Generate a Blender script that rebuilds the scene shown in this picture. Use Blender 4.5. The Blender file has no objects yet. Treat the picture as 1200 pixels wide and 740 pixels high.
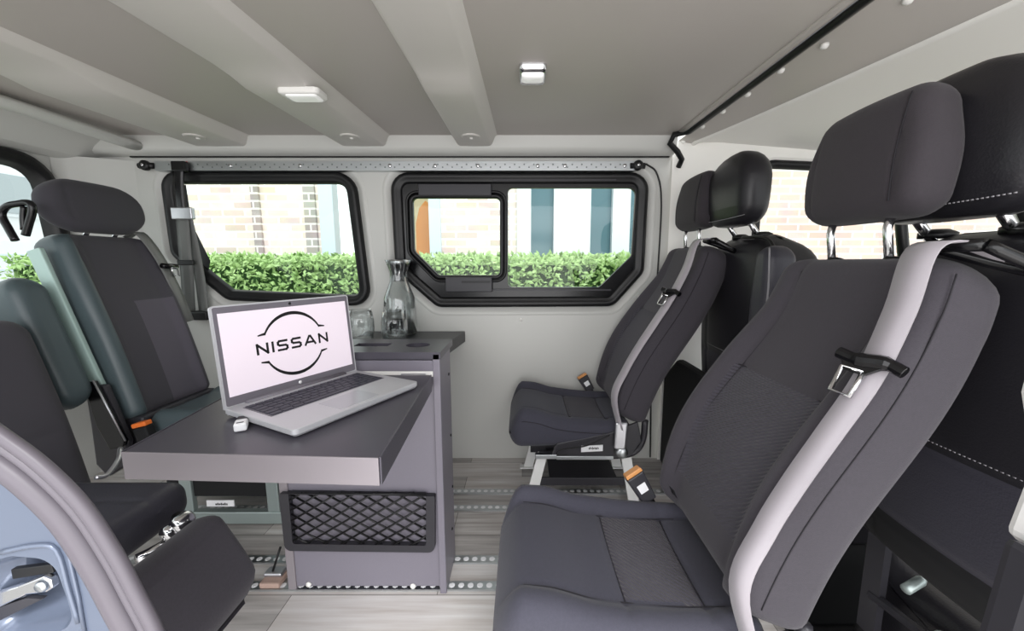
import bpy, bmesh, math, random
from mathutils import Vector, Matrix
random.seed(7)
SC = bpy.context.scene
COL = SC.collection
PI = math.pi
# ------------------------------------------------------------------ camera model (metres; x = towards the cab, y = across the van, z = up)
F, CX, CY, PITCH, H = 450.0, 612.0, 370.0, math.radians(7.85), 0.886
cp, sp_ = math.cos(PITCH), math.sin(PITCH)
CAM = Vector((0, 0, H))
def ray(px, py):
    u, v = (px - CX) / F, (CY - py) / F
    return Vector((u, cp + v * sp_, -sp_ + v * cp))
def P(px, py, Y):
    d = ray(px, py); return CAM + d * (Y / d.y)
def PZ(px, py, z):
    d = ray(px, py); return CAM + d * ((z - H) / d.z)
def PX(px, py, x):
    d = ray(px, py); return CAM + d * (x / d.x)
def PP(px, py, o, n):
    d = ray(px, py); return CAM + d * ((Vector(o) - CAM).dot(n) / d.dot(n))
W = 1.65       # inner face of the far side wall
CZ = 1.38      # headliner height

# ------------------------------------------------------------------ materials
def lin(c):
    return tuple(((x / 255) / 12.92 if x <= 10 else (((x / 255) + .055) / 1.055) ** 2.4) for x in c) + (1.0,)
def mat(name, col, rough=.5, metal=0, bump=None, var=None, emit=None, sheen=0, coat=0, spec=.5, trans=0, ior=1.45):
    m = bpy.data.materials.new(name); m.use_nodes = True
    nt = m.node_tree; b = nt.nodes['Principled BSDF']
    b.inputs['Base Color'].default_value = lin(col)
    b.inputs['Roughness'].default_value = rough
    b.inputs['Metallic'].default_value = metal
    b.inputs['Specular IOR Level'].default_value = spec
    b.inputs['Sheen Weight'].default_value = sheen
    b.inputs['Coat Weight'].default_value = coat
    b.inputs['Transmission Weight'].default_value = trans
    b.inputs['IOR'].default_value = ior
    tc = nt.nodes.new('ShaderNodeTexCoord')
    if emit:
        b.inputs['Emission Color'].default_value = lin(col); b.inputs['Emission Strength'].default_value = emit
    if var:   # (scale, other colour)
        n = nt.nodes.new('ShaderNodeTexNoise'); n.inputs['Scale'].default_value = var[0]; n.inputs['Detail'].default_value = 4
        r = nt.nodes.new('ShaderNodeMix'); r.data_type = 'RGBA'
        r.inputs[6].default_value = lin(col); r.inputs[7].default_value = lin(var[1])
        nt.links.new(tc.outputs['Object'], n.inputs['Vector']); nt.links.new(n.outputs['Fac'], r.inputs[0])
        nt.links.new(r.outputs[2], b.inputs['Base Color'])
    if bump:  # (kind, scale, strength)
        if bump[0] == 'noise':
            n = nt.nodes.new('ShaderNodeTexNoise'); n.inputs['Scale'].default_value = bump[1]; n.inputs['Detail'].default_value = 3; o = n.outputs['Fac']
        elif bump[0] == 'voronoi':
            n = nt.nodes.new('ShaderNodeTexVoronoi'); n.inputs['Scale'].default_value = bump[1]; o = n.outputs['Distance']
        else:
            n = nt.nodes.new('ShaderNodeTexWave'); n.inputs['Scale'].default_value = bump[1]; n.inputs['Distortion'].default_value = .6
            n.bands_direction = 'DIAGONAL' if bump[0] == 'wave' else bump[0]; o = n.outputs['Fac']
        nt.links.new(tc.outputs['Object'], n.inputs['Vector'])
        bp = nt.nodes.new('ShaderNodeBump'); bp.inputs['Strength'].default_value = bump[2]; bp.inputs['Distance'].default_value = .002
        nt.links.new(o, bp.inputs['Height']); nt.links.new(bp.outputs['Normal'], b.inputs['Normal'])
    return m
M = {}
M['paint'] = mat('grey_paint', (200, 200, 196), .38, bump=('noise', 3, .05))
M['headliner'] = mat('grey_headliner', (186, 178, 174), .42, var=(1.3, (177, 173, 167)))
M['rib'] = mat('lit_rib_headliner', (206, 202, 197), .45)  # lighter than the headliner: light on the ribs put into the colour
M['cabliner'] = mat('pale_headliner', (240, 238, 233), .6)
M['button'] = mat('white_plastic', (232, 230, 226), .3)
M['black'] = mat('black_rubber', (14, 14, 16), .42)
M['blackgloss'] = mat('black_gloss', (9, 9, 12), .22)
M['dark'] = mat('dark_plastic', (48, 47, 52), .38)
M['darkmat'] = mat('dark_matt', (20, 20, 22), .7)
M['fabric'] = mat('seat_fabric', (66, 62, 69), .85, bump=('noise', 900, .35), var=(260, (54, 51, 57)), sheen=.12)
M['fabric_h'] = mat('seat_headrest_fabric', (54, 49, 54), .85, bump=('noise', 900, .35), var=(260, (45, 41, 46)), sheen=.1)
M['seam'] = mat('seam_shade', (34, 32, 37), .8)  # dark lines laid over the seam grooves to stand for crease shade
M['fabric_c'] = mat('seat_cushion_fabric', (66, 65, 77), .85, bump=('noise', 900, .35), var=(260, (55, 55, 65)), sheen=.12)
M['fabric_in'] = mat('seat_fabric_ribbed', (70, 67, 76), .85, bump=('wave', 60, 1.0), var=(300, (58, 55, 63)), sheen=.12)
M['fabric_l'] = mat('rear_seat_fabric', (62, 60, 67), .8, bump=('noise', 700, .25), sheen=.1)
M['fabric_l2'] = mat('rear_seat_insert', (84, 80, 90), .8, bump=('noise', 700, .25), sheen=.1)
M['teal'] = mat('rear_seat_teal_reflection', (72, 84, 88), .38, bump=('noise', 300, .1))  # teal reflection of hedge and tinted windows painted into the seat colour
M['leather'] = mat('black_leather', (32, 31, 35), .36, bump=('voronoi', 320, .12))
M['leather2'] = mat('black_leather_panel', (54, 53, 61), .42, bump=('voronoi', 320, .12))
M['stitch'] = mat('grey_stitching', (140, 138, 142), .6)
M['belt'] = mat('grey_webbing', (158, 152, 158), .42, bump=('wave', 500, .2), sheen=.3)
M['beltdark'] = mat('black_webbing', (104, 106, 104), .3, bump=('wave', 500, .2))
M['steel'] = mat('galvanised_steel', (196, 200, 202), .3, 1, bump=('noise', 60, .15))
M['rail_hole'] = mat('rail_hole_grey', (120, 128, 128), .5)
M['shelf'] = mat('black_shelf_laminate', (38, 38, 42), .35)
M['chrome'] = mat('chrome', (214, 214, 216), .14, 1)
M['alu'] = mat('aluminium', (196, 196, 200), .35, .9)
M['white'] = mat('white_metal', (232, 232, 230), .35)
M['label'] = mat('white_label', (238, 238, 240), .5)
M['ink'] = mat('black_ink', (16, 15, 18), .5)
M['orange'] = mat('orange_button', (236, 120, 50), .4)
M['amber'] = mat('amber_button', (214, 150, 90), .4)
M['red'] = mat('red_sticker', (190, 40, 46), .5)
M['laminate'] = mat('graphite_laminate', (74, 71, 80), .32, var=(500, (69, 67, 75)))
M['laminate2'] = mat('graphite_panel', (122, 118, 128), .36, var=(400, (116, 112, 122)))
M['edge'] = mat('brushed_edge', (150, 143, 148), .4, .3, var=(6, (136, 130, 134)))
M['silver'] = mat('laptop_silver', (206, 206, 210), .32, .35)
M['bezel'] = mat('laptop_bezel', (112, 108, 116), .35)
M['screen'] = mat('laptop_display', (208, 197, 206), .3, emit=.58, spec=.2)
M['keys'] = mat('laptop_keys', (52, 52, 64), .45)
M['body'] = mat('silver_blue_car_paint', (104, 113, 131), .3, .25, coat=.4)
M['seal'] = mat('grey_door_seal', (98, 93, 100), .4)
M['handle'] = mat('pale_trim', (226, 224, 222), .45)
M['leaf'] = mat('hedge_leaf', (124, 166, 90), .42, var=(14, (190, 216, 150)))
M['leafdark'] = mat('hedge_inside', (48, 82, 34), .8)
M['ground'] = mat('pale_paving', (176, 174, 170), .8, var=(4, (160, 158, 154)))
M['frame'] = mat('pale_blue_frame', (206, 220, 228), .5)
M['wframe'] = mat('white_frame', (226, 232, 236), .5)
M['pane'] = mat('house_glass', (84, 118, 128), .12)
M['pane_grey'] = mat('grey_window_pane', (168, 178, 182), .2)
M['cream'] = mat('cream_interior', (214, 206, 170), .7)
M['wood'] = mat('orange_wood', (206, 140, 66), .5, var=(8, (188, 120, 50)))
M['render'] = mat('white_house_wall', (226, 230, 232), .8)
M['lens'] = mat('lamp_lens', (240, 240, 238), .2, emit=.25)
M['brown'] = mat('beige_plastic', (176, 150, 138), .5)
M['teal_metal'] = mat('seat_base_metal', (168, 180, 178), .35, .5)

def node_mat(name):
    m = bpy.data.materials.new(name); m.use_nodes = True
    return m, m.node_tree, m.node_tree.nodes['Principled BSDF']
def vec_xz(nt, axes):
    tc = nt.nodes.new('ShaderNodeTexCoord'); s = nt.nodes.new('ShaderNodeSeparateXYZ'); c = nt.nodes.new('ShaderNodeCombineXYZ')
    nt.links.new(tc.outputs['Object'], s.inputs[0])
    nt.links.new(s.outputs[axes[0]], c.inputs[0]); nt.links.new(s.outputs[axes[1]], c.inputs[1])
    return c.outputs[0]
def brick(name, c1, c2, mortar, bw, bh, ms, axes='XZ', bumpd=.4):
    m, nt, b = node_mat(name)
    v = vec_xz(nt, axes)
    t = nt.nodes.new('ShaderNodeTexBrick')
    t.inputs['Color1'].default_value = lin(c1); t.inputs['Color2'].default_value = lin(c2); t.inputs['Mortar'].default_value = lin(mortar)
    t.inputs['Scale'].default_value = 1; t.inputs['Brick Width'].default_value = bw; t.inputs['Row Height'].default_value = bh
    t.inputs['Mortar Size'].default_value = ms; t.inputs['Mortar Smooth'].default_value = .2
    nt.links.new(v, t.inputs['Vector'])
    n = nt.nodes.new('ShaderNodeTexNoise'); n.inputs['Scale'].default_value = 5; n.inputs['Detail'].default_value = 5
    nt.links.new(v, n.inputs['Vector'])
    mx = nt.nodes.new('ShaderNodeMix'); mx.data_type = 'RGBA'; mx.blend_type = 'OVERLAY'; mx.inputs[0].default_value = .3
    nt.links.new(t.outputs['Color'], mx.inputs[6]); nt.links.new(n.outputs['Color'], mx.inputs[7])
    hs = nt.nodes.new('ShaderNodeHueSaturation'); hs.inputs['Saturation'].default_value = .75; hs.inputs['Value'].default_value = 1.1
    nt.links.new(mx.outputs[2], hs.inputs['Color'])
    nt.links.new(hs.outputs[0], b.inputs['Base Color']); b.inputs['Roughness'].default_value = .85
    bp = nt.nodes.new('ShaderNodeBump'); bp.inputs['Strength'].default_value = bumpd; bp.inputs['Distance'].default_value = .01; bp.invert = True
    nt.links.new(t.outputs['Fac'], bp.inputs['Height']); nt.links.new(bp.outputs['Normal'], b.inputs['Normal'])
    return m
M['brick'] = brick('pale_brick', (236, 220, 204), (206, 184, 166), (240, 236, 230), .225, .075, .010)
M['brickdark'] = brick('dark_quoin_brick', (176, 164, 156), (150, 138, 132), (226, 220, 212), .225, .075, .010)
M['brickred'] = brick('red_brick', (224, 190, 172), (206, 170, 152), (238, 230, 222), .225, .075, .010)
def floor_mat():
    m, nt, b = node_mat('grey_oak_planks')
    v = vec_xz(nt, 'XY')
    t = nt.nodes.new('ShaderNodeTexBrick')
    t.inputs['Color1'].default_value = lin((214, 209, 206)); t.inputs['Color2'].default_value = lin((158, 154, 152)); t.inputs['Mortar'].default_value = lin((120, 116, 112))
    t.inputs['Scale'].default_value = 1; t.inputs['Brick Width'].default_value = .62; t.inputs['Row Height'].default_value = .115
    t.inputs['Mortar Size'].default_value = .0012; t.offset = .37
    nt.links.new(v, t.inputs['Vector'])
    mp = nt.nodes.new('ShaderNodeMapping'); mp.inputs['Scale'].default_value = (2.2, 34, 1); nt.links.new(v, mp.inputs['Vector'])
    n = nt.nodes.new('ShaderNodeTexNoise'); n.inputs['Scale'].default_value = 1.6; n.inputs['Detail'].default_value = 6; nt.links.new(mp.outputs[0], n.inputs['Vector'])
    r = nt.nodes.new('ShaderNodeValToRGB'); r.color_ramp.elements[0].position = .3; r.color_ramp.elements[0].color = (.30, .29, .28, 1)
    r.color_ramp.elements[1].position = .72; r.color_ramp.elements[1].color = (.72, .72, .72, 1); nt.links.new(n.outputs['Fac'], r.inputs[0])
    mx = nt.nodes.new('ShaderNodeMix'); mx.data_type = 'RGBA'; mx.blend_type = 'OVERLAY'; mx.inputs[0].default_value = .75
    nt.links.new(t.outputs['Color'], mx.inputs[6]); nt.links.new(r.outputs[0], mx.inputs[7])
    nt.links.new(mx.outputs[2], b.inputs['Base Color']); b.inputs['Roughness'].default_value = .38
    return m
M['floor'] = floor_mat()
def pane_mat(name, tint, k0=.03, k1=.35, pw_=3.0):
    m = bpy.data.materials.new(name); m.use_nodes = True; nt = m.node_tree; nt.nodes.clear()
    o = nt.nodes.new('ShaderNodeOutputMaterial'); a = nt.nodes.new('ShaderNodeBsdfTransparent'); g = nt.nodes.new('ShaderNodeBsdfGlossy'); mx = nt.nodes.new('ShaderNodeMixShader')
    a.inputs[0].default_value = lin(tint); g.inputs['Roughness'].default_value = .02
    lw = nt.nodes.new('ShaderNodeLayerWeight'); lw.inputs[0].default_value = .5
    pw = nt.nodes.new('ShaderNodeMath'); pw.operation = 'POWER'; pw.inputs[1].default_value = pw_; nt.links.new(lw.outputs['Facing'], pw.inputs[0])
    ma = nt.nodes.new('ShaderNodeMath'); ma.operation = 'MULTIPLY_ADD'; ma.inputs[1].default_value = k1; ma.inputs[2].default_value = k0; nt.links.new(pw.outputs[0], ma.inputs[0])
    nt.links.new(ma.outputs[0], mx.inputs[0]); nt.links.new(a.outputs[0], mx.inputs[1]); nt.links.new(g.outputs[0], mx.inputs[2]); nt.links.new(mx.outputs[0], o.inputs[0])
    return m
M['glass'] = pane_mat('window_glass', (244, 250, 246))
M['glassware'] = pane_mat('clear_glass', (252, 254, 254), .07, 1.0, 2.0)
M['water'] = pane_mat('clear_water', (252, 254, 255), .03, .5, 3)

# ------------------------------------------------------------------ object helpers
def finish(name, bm, mats, parent=None, smooth=True, bevel=0, recalc=True):
    if recalc: bmesh.ops.recalc_face_normals(bm, faces=bm.faces)
    me = bpy.data.meshes.new(name); bm.to_mesh(me); bm.free()
    if not isinstance(mats, (list, tuple)): mats = [mats]
    for m in mats: me.materials.append(M[m] if isinstance(m, str) else m)
    for p in me.polygons: p.use_smooth = smooth
    o = bpy.data.objects.new(name, me); COL.objects.link(o)
    if bevel:
        md = o.modifiers.new('bevel', 'BEVEL'); md.width = bevel; md.segments = 2; md.limit_method = 'ANGLE'; md.angle_limit = math.radians(40)
        for p in me.polygons: p.use_smooth = False
    if parent:
        o.parent = parent
        par, inv = parent, Matrix.Identity(4)
        while par: inv = inv @ Matrix.Translation(-par.location) if par.type == 'EMPTY' else inv; par = par.parent
        o.matrix_parent_inverse = inv if parent.type == 'EMPTY' else Matrix.Identity(4)
    return o
def thing(name, loc, label, cat, group=None):
    o = bpy.data.objects.new(name, None); COL.objects.link(o); o.location = loc; o.empty_display_size = .05
    o['label'] = label; o['category'] = cat
    if group: o['group'] = group
    return o
def tag(o, label, cat, group=None):
    o['label'] = label; o['category'] = cat
    if group: o['group'] = group
    return o
def struct(o): o['kind'] = 'structure'; return o
NB = bmesh.new
def quadring(bm, rings, closed=True, cap=(False, False), mi=None):
    vs = [[bm.verts.new(p) for p in r] for r in rings]
    n = len(rings[0])
    for i in range(len(vs) - 1):
        for k in range(n if closed else n - 1):
            f = bm.faces.new((vs[i][k], vs[i][(k + 1) % n], vs[i + 1][(k + 1) % n], vs[i + 1][k]))
            if mi: f.material_index = mi(i, k)
    if cap[0]: bm.faces.new(vs[0][::-1])
    if cap[1]: bm.faces.new(vs[-1])
    return vs
def box(bm, a, b, mi=0):
    x0, y0, z0 = a; x1, y1, z1 = b
    v = [bm.verts.new(p) for p in ((x0,y0,z0),(x1,y0,z0),(x1,y1,z0),(x0,y1,z0),(x0,y0,z1),(x1,y0,z1),(x1,y1,z1),(x0,y1,z1))]
    for f in ((0,3,2,1),(4,5,6,7),(0,1,5,4),(1,2,6,5),(2,3,7,6),(3,0,4,7)):
        bm.faces.new([v[i] for i in f]).material_index = mi
def hexa(bm, low, high, mi=0):          # prism between two equal loops
    vs = [[bm.verts.new(p) for p in low], [bm.verts.new(p) for p in high]]; n = len(low)
    for k in range(n): bm.faces.new((vs[0][k], vs[0][(k+1) % n], vs[1][(k+1) % n], vs[1][k])).material_index = mi
    bm.faces.new(vs[0][::-1]).material_index = mi; bm.faces.new(vs[1]).material_index = mi
def prism(bm, loop, vec, mi=0):
    vec = Vector(vec); hexa(bm, [Vector(p) for p in loop], [Vector(p) + vec for p in loop], mi)
def catmull(pts, n=8, closed=False):
    pts = [Vector(p) for p in pts]; out = []
    m = len(pts)
    for i in range(m if closed else m - 1):
        p1, p2 = pts[i], pts[(i + 1) % m]
        p0 = pts[i - 1] if (i > 0 or closed) else p1 + (p1 - p2)
        p3 = pts[(i + 2) % m] if (i + 2 < m or closed) else p2 + (p2 - p1)
        for k in range(n):
            t = k / n
            out.append(.5 * ((2 * p1) + (p2 - p0) * t + (2 * p0 - 5 * p1 + 4 * p2 - p3) * t * t + (3 * p1 - p0 - 3 * p2 + p3) * t ** 3))
    if not closed: out.append(pts[-1])
    return out
def tube(bm, pts, r, n=10, closed=False, mi=0, flat=1.0, ref=None):
    pts = [Vector(p) for p in pts]; m = len(pts); rings = []
    rr = r if isinstance(r, (list, tuple)) else [r] * m
    up = Vector(ref) if ref else None
    for i in range(m):
        a = pts[i - 1] if (i > 0 or closed) else pts[i]
        b = pts[(i + 1) % m] if (i < m - 1 or closed) else pts[i]
        t = (b - a).normalized()
        if up is None:
            up = Vector((0, 0, 1)) if abs(t.z) < .9 else Vector((1, 0, 0))
        s = t.cross(up).normalized(); u = s.cross(t).normalized()
        if not ref: up = u
        rings.append([pts[i] + s * (math.cos(2*PI*k/n) * rr[i]) + u * (math.sin(2*PI*k/n) * rr[i] * flat) for k in range(n)])
    if closed: rings.append(rings[0])
    if closed:
        vs = [[bm.verts.new(p) for p in r_] for r_ in rings[:-1]]; vs.append(vs[0])
        for i in range(len(vs) - 1):
            for k in range(n): bm.faces.new((vs[i][k], vs[i][(k+1) % n], vs[i+1][(k+1) % n], vs[i+1][k])).material_index = mi
    else:
        quadring(bm, rings, True, (True, True), (lambda i, k: mi))
def lathe(bm, prof, c, n=32, axis=Vector((0, 0, 1)), mi=0):
    axis = Vector(axis).normalized(); a = axis.orthogonal().normalized(); b = axis.cross(a); c = Vector(c)
    rings = [[c + axis * z + (a * math.cos(2*PI*k/n) + b * math.sin(2*PI*k/n)) * max(r, 1e-5) for k in range(n)] for r, z in prof]
    quadring(bm, rings, True, (prof[0][0] > 1e-4, prof[-1][0] > 1e-4), (lambda i, k: mi))
def ribbon(bm, pts, width, th, side, mi=0):      # strap: side = width direction (vector or list)
    pts = [Vector(p) for p in pts]; m = len(pts); rings = []
    for i in range(m):
        t = (pts[min(i+1, m-1)] - pts[max(i-1, 0)]).normalized()
        s = Vector(side[i] if isinstance(side, list) else side); s = (s - t * s.dot(t)).normalized()
        nn = t.cross(s).normalized()
        w = (width[i] if isinstance(width, list) else width) / 2
        rings.append([pts[i] + s*w + nn*th/2, pts[i] + s*w*.33 + nn*th*.9, pts[i] - s*w*.33 + nn*th*.9, pts[i] - s*w + nn*th/2, pts[i] - s*w - nn*th/2, pts[i] + s*w - nn*th/2])
    quadring(bm, rings, True, (True, True), (lambda i, k: mi))
def rpoly(corners, r, n=7):             # 2D polygon with rounded corners
    out = []; m = len(corners)
    for i in range(m):
        p = Vector(corners[i][:2]); a = Vector(corners[i-1][:2]); b = Vector(corners[(i+1) % m][:2])
        rad = corners[i][2] if len(corners[i]) > 2 else r
        da, db = (a - p).normalized(), (b - p).normalized()
        ang = da.angle(db); d = min(rad / math.tan(ang / 2), (a-p).length*.49, (b-p).length*.49)
        rr = d * math.tan(ang / 2); c = p + (da + db).normalized() * (rr / math.sin(ang / 2))
        v0 = p + da * d - c; v1 = p + db * d - c
        a0 = math.atan2(v0.y, v0.x); dd = math.atan2(v1.y, v1.x) - a0
        while dd > PI: dd -= 2*PI
        while dd < -PI: dd += 2*PI
        for k in range(n): out.append(c + Vector((math.cos(a0 + dd*k/(n-1)), math.sin(a0 + dd*k/(n-1)))) * rr)
    return out
def offset(loop, d):                    # positive = outwards
    m = len(loop); area = sum(loop[i].x*loop[(i+1)%m].y - loop[(i+1)%m].x*loop[i].y for i in range(m)); sg = 1 if area > 0 else -1
    out = []
    for i in range(m):
        j = 1
        while (loop[i] - loop[i-j]).length < 1e-5: j += 1
        k = 1
        while (loop[(i+k)%m] - loop[i]).length < 1e-5: k += 1
        t1 = (loop[i] - loop[i-j]).normalized(); t2 = (loop[(i+k) % m] - loop[i]).normalized()
        n1 = Vector((t1.y, -t1.x))*sg; n2 = Vector((t2.y, -t2.x))*sg; b = (n1 + n2).normalized()
        out.append(loop[i] + b * (d / max(.5, b.dot(n1))))
    return out
def plate(bm, outer, holes, mapf, mi=0):
    es = []
    for lp in [outer] + holes:
        vs = [bm.verts.new(mapf(p)) for p in lp]
        es += [bm.edges.new((vs[i], vs[(i+1) % len(vs)])) for i in range(len(vs))]
    r = bmesh.ops.triangle_fill(bm, use_beauty=True, use_dissolve=False, edges=es)
    for f in r['geom']:
        if isinstance(f, bmesh.types.BMFace): f.material_index = mi
def pad(name, L, hw, top, bot, mats, parent, xf, re=.03, rend=.04, rend2=None, seams=(), insert=None, ns=44, nT=36, kw=1.0, kn=1.0, left=None):
    """upholstered pad: stations along its length, rounded ring across its width"""
    rend2 = rend2 or rend
    st = []
    for i in range(7):
        a = PI/2 * i/6; st.append((rend*(1-math.cos(a)), rend*(1-math.sin(a))))
    st += [(rend + (L-rend-rend2)*i/ns, 0) for i in range(1, ns)]
    for i in range(6, -1, -1):
        a = PI/2 * i/6; st.append((L - rend2*(1-math.cos(a)), rend2*(1-math.sin(a))))
    rings = []; info = []
    for s, e in st:
        h0 = hw(s/L); h = h0 - e*kw; ring = []; inf = []
        en = e*kn; tv = lambda w: top(s/L, max(-1, min(1, w/h0))) - en
        bv = lambda w: bot(s/L, max(-1, min(1, w/h0))) + en
        th = tv(h) - bv(h)
        r = max(.001, min(re, th*.48, h*.8))
        for k in range(nT):
            w = -(h-r) + 2*(h-r)*k/(nT-1); n = tv(w)
            for fn in seams:
                d, dep, wd = fn(s, w); n -= dep*math.exp(-(d/wd)**2)
            ring.append((s, w, n)); inf.append((s, w))
        for k in range(1, 6):
            a = PI/2*(1 - k/6); ring.append((s, h-r + r*math.cos(a), tv(h-r)-r + r*math.sin(a)))
        for k in range(0, 6):
            a = -PI/2*k/6; ring.append((s, h-r + r*math.cos(a), bv(h-r)+r + r*math.sin(a)))
        for k in range(10):
            w = (h-r) - 2*(h-r)*k/9; ring.append((s, w, bv(w)))
        for k in range(1, 7):
            a = -PI/2 - PI/2*k/6; ring.append((s, -(h-r) + r*math.cos(a), bv(-(h-r))+r + r*math.sin(a)))
        for k in range(0, 5):
            a = PI - PI/2*(k)/5.5 ; ring.append((s, -(h-r) + r*math.cos(a), tv(-(h-r))-r + r*math.sin(a)))
        rings.append(ring); info.append(inf)
    bm = NB()
    def mi(i, k):
        if insert and k < nT-1:
            s = (info[i][k][0] + info[i+1][k][0])/2; w = (info[i][k][1] + info[i+1][k+1][1])/2
            return int(insert(s, w))
        if left is not None and k >= nT + 19: return left
        return 0
    vs = quadring(bm, [[xf(*p) for p in r] for r in rings], True, (False, False), mi)
    for ring, flip in ((vs[0], True), (vs[-1], False)):
        c = sum((v.co for v in ring), Vector())/len(ring)
        last = ring
        for sc in (.6, .25):
            nr = [bm.verts.new(c + (v.co - c)*sc) for v in ring]
            for k in range(len(ring)): bm.faces.new((last[k], last[(k+1) % len(ring)], nr[(k+1) % len(ring)], nr[k]))
            last = nr
        bm.faces.new(last)
    return finish(name, bm, mats, parent)
def sm(a, b, x):
    t = max(0, min(1, (x-a)/(b-a))); return t*t*(3-2*t)

# ================================================================== SETTING
# ---- floor
bm = NB(); box(bm, (-2.3, -.25, -.03), (.64, W+.02, 0))
struct(finish('floor', bm, 'floor', smooth=False))
bm = NB(); box(bm, (.64, -.25, -.25), (2.8, W+.02, -.22)); box(bm, (.6405, -.25, -.22), (.65, W+.02, -.03))
struct(finish('floor_cab', bm, 'darkmat', smooth=False))
# ---- far wall with two windows
def xz(px, py, Y=W):
    p = P(px, py, Y); return Vector((p.x, p.z))
W1 = rpoly([(*xz(191, 205), .055), (*xz(412, 205), .075), (*xz(431, 356), .06), (*xz(268, 349), .06), (*xz(204, 297), .05)], .05)
W2 = rpoly([(*xz(461, 206), .06), (*xz(757, 206), .06), (*xz(751, 318), .05), (*xz(717, 356), .05), (*xz(514, 357), .05), (*xz(467, 316), .05)], .05)
W4 = rpoly([(.985, 1.285, .05), (2.0, 1.24, .05), (2.25, .84, .05), (.985, .80, .05)], .05)
def wy(y): return lambda p: Vector((p.x, y, p.y))
bm = NB()
outer = [Vector((-2.0, -.02)), Vector((.63, -.02)), Vector((.63, 1.32)), Vector((-2.0, 1.32))]
plate(bm, outer, [offset(W1, .05), offset(W2, .05)], wy(W))
for lp in (W1, W2):
    rings = [[wy(W + dy)(p) for p in offset(lp, d)] for d, dy in ((.05, 0), (.042, -.004), (.034, -.002), (.022, .012), (.012, .018), (-.012, .022))]
    quadring(bm, rings)
wf = struct(finish('wall_far', bm, 'paint'))
bm = NB()   # cab part of the far side with its door window
plate(bm, [Vector((.612, -.25)), Vector((2.9, -.25)), Vector((2.9, 1.5)), Vector((.612, 1.5))], [offset(W4, .03)], wy(W-.012))
quadring(bm, [[wy(W + dy)(p) for p in offset(W4, d)] for d, dy in ((.03, -.012), (.015, .0), (-.01, .02))])
struct(finish('wall_cab', bm, 'cabliner'))
bm = NB()   # dark joint between wall and cab pillar trim
tube(bm, catmull([P(757, 192, W-.006), P(770, 204, W-.006), P(775, 240, W-.006), P(770, 330, W-.006), P(764, 420, W-.006), P(762, 536, W-.006)], 8), .0035, 6)
struct(finish('trim_1', bm, 'black'))
# small plugs in the far wall
def plug(px, py, label):
    c = P(px, py, W); bm = NB()
    lathe(bm, [(.0075, 0), (.0075, -.002), (.005, -.005), (0, -.006)], c, 14, Vector((0, 1, 0)))
    tag(finish('wall_plug', bm, 'button'), label, 'plug', 'round plugs in the far wall')
plug(610, 375, 'small grey round plug in wall below sliding window'); plug(749, 348, 'small grey round plug in wall right of sliding window')
# window rubbers
def rubber(lp, parent, prof=((.012, .022), (.012, -.004), (.004, -.010), (-.010, -.010), (-.016, -.002), (-.022, -.004), (-.030, .004), (-.034, .022))):
    bm = NB(); quadring(bm, [[wy(W + dy)(p) for p in offset(lp, d)] for d, dy in prof]); return finish('rubber_frame', bm, 'black', parent)
c = P(310, 280, W)
w1 = struct(bpy.data.objects.new('window_1', None)); COL.objects.link(w1); w1.location = c
rubber(W1, w1)
bm = NB(); plate(bm, offset(W1, -.022), [], wy(W + .016)); finish('pane', bm, 'glass', w1, False)
# wide black band behind left part of the pane
bm = NB(); lp = [xz(192, 216), xz(215, 216), xz(222, 262), xz(244, 306), xz(240, 326), xz(205, 297), xz(193, 250)]
plate(bm, lp, [], wy(W + .012)); finish('black_border', bm, 'black', w1, False)
w2 = struct(bpy.data.objects.new('window_2', None)); COL.objects.link(w2); w2.location = P(610, 280, W)
rubber(W2, w2)
V = rpoly([(*xz(483, 232), .02), (*xz(586, 232), .02), (*xz(586, 323), .02), (*xz(514, 323), .02), (*xz(485, 294), .03)], .02)
R = rpoly([(*xz(595, 220), .02), (*xz(746, 220), .03), (*xz(741, 300), .03), (*xz(703, 337), .03), (*xz(595, 337), .02)], .02)
bm = NB(); plate(bm, offset(W2, -.03), [V, R], wy(W + .008))
for lp in (V, R): quadring(bm, [[wy(W + dy)(p) for p in offset(lp, d)] for d, dy in ((0, .008), (-.001, .02))])
finish('inner_frame', bm, 'blackgloss', w2, False)
for lp in (V,):
    bm = NB(); tube(bm, [wy(W+.004)(p) for p in offset(lp, .008)], .009, 8, True); tube(bm, [wy(W+.001)(p) for p in offset(lp, .024)], .006, 8, True)
    finish('vent_frame', bm, 'black', w2)
bm = NB(); plate(bm, V, [], wy(W+.018)); finish('pane', bm, 'glass', w2, False)
bm = NB(); plate(bm, R, [], wy(W+.018)); finish('pane', bm, 'glass', w2, False)
def slab(name, m, parent, x0, y0, x1, y1, Y, th, bev=.003):
    a, b = P(x0, y1, Y), P(x1, y0, Y)
    bm = NB(); box(bm, (a.x, Y-th, a.z), (b.x, Y, b.z)); return finish(name, bm, m, parent, False, bev)
slab('grip', 'dark', w2, 491, 216, 576, 230, W-.002, .012)
lt = slab('latch', 'dark', w2, 523, 325, 577, 342, W-.002, .016)
a, b = P(542, 331.5, W), P(575, 329, W); bm = NB(); box(bm, (a.x, W-.024, a.z), (b.x, W-.018, b.z)); finish('latch_slot', bm, 'black', lt, False)
bm = NB(); box(bm, tuple(P(577, 341, W-.003)), tuple(P(716, 339, W))); box(bm, tuple(P(578, 212, W-.011)), tuple(P(722, 210, W-.008))); finish('slide_channel', bm, 'dark', w2, False)
w4 = struct(bpy.data.objects.new('window_4', None)); COL.objects.link(w4); w4.location = (1.5, W, 1.0)
bm = NB(); quadring(bm, [[wy(W + dy)(p) for p in offset(W4, d)] for d, dy in ((.022, -.004), (.012, -.02), (-.004, -.016), (-.012, .01))])
finish('rubber_frame', bm, 'black', w4)
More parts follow.
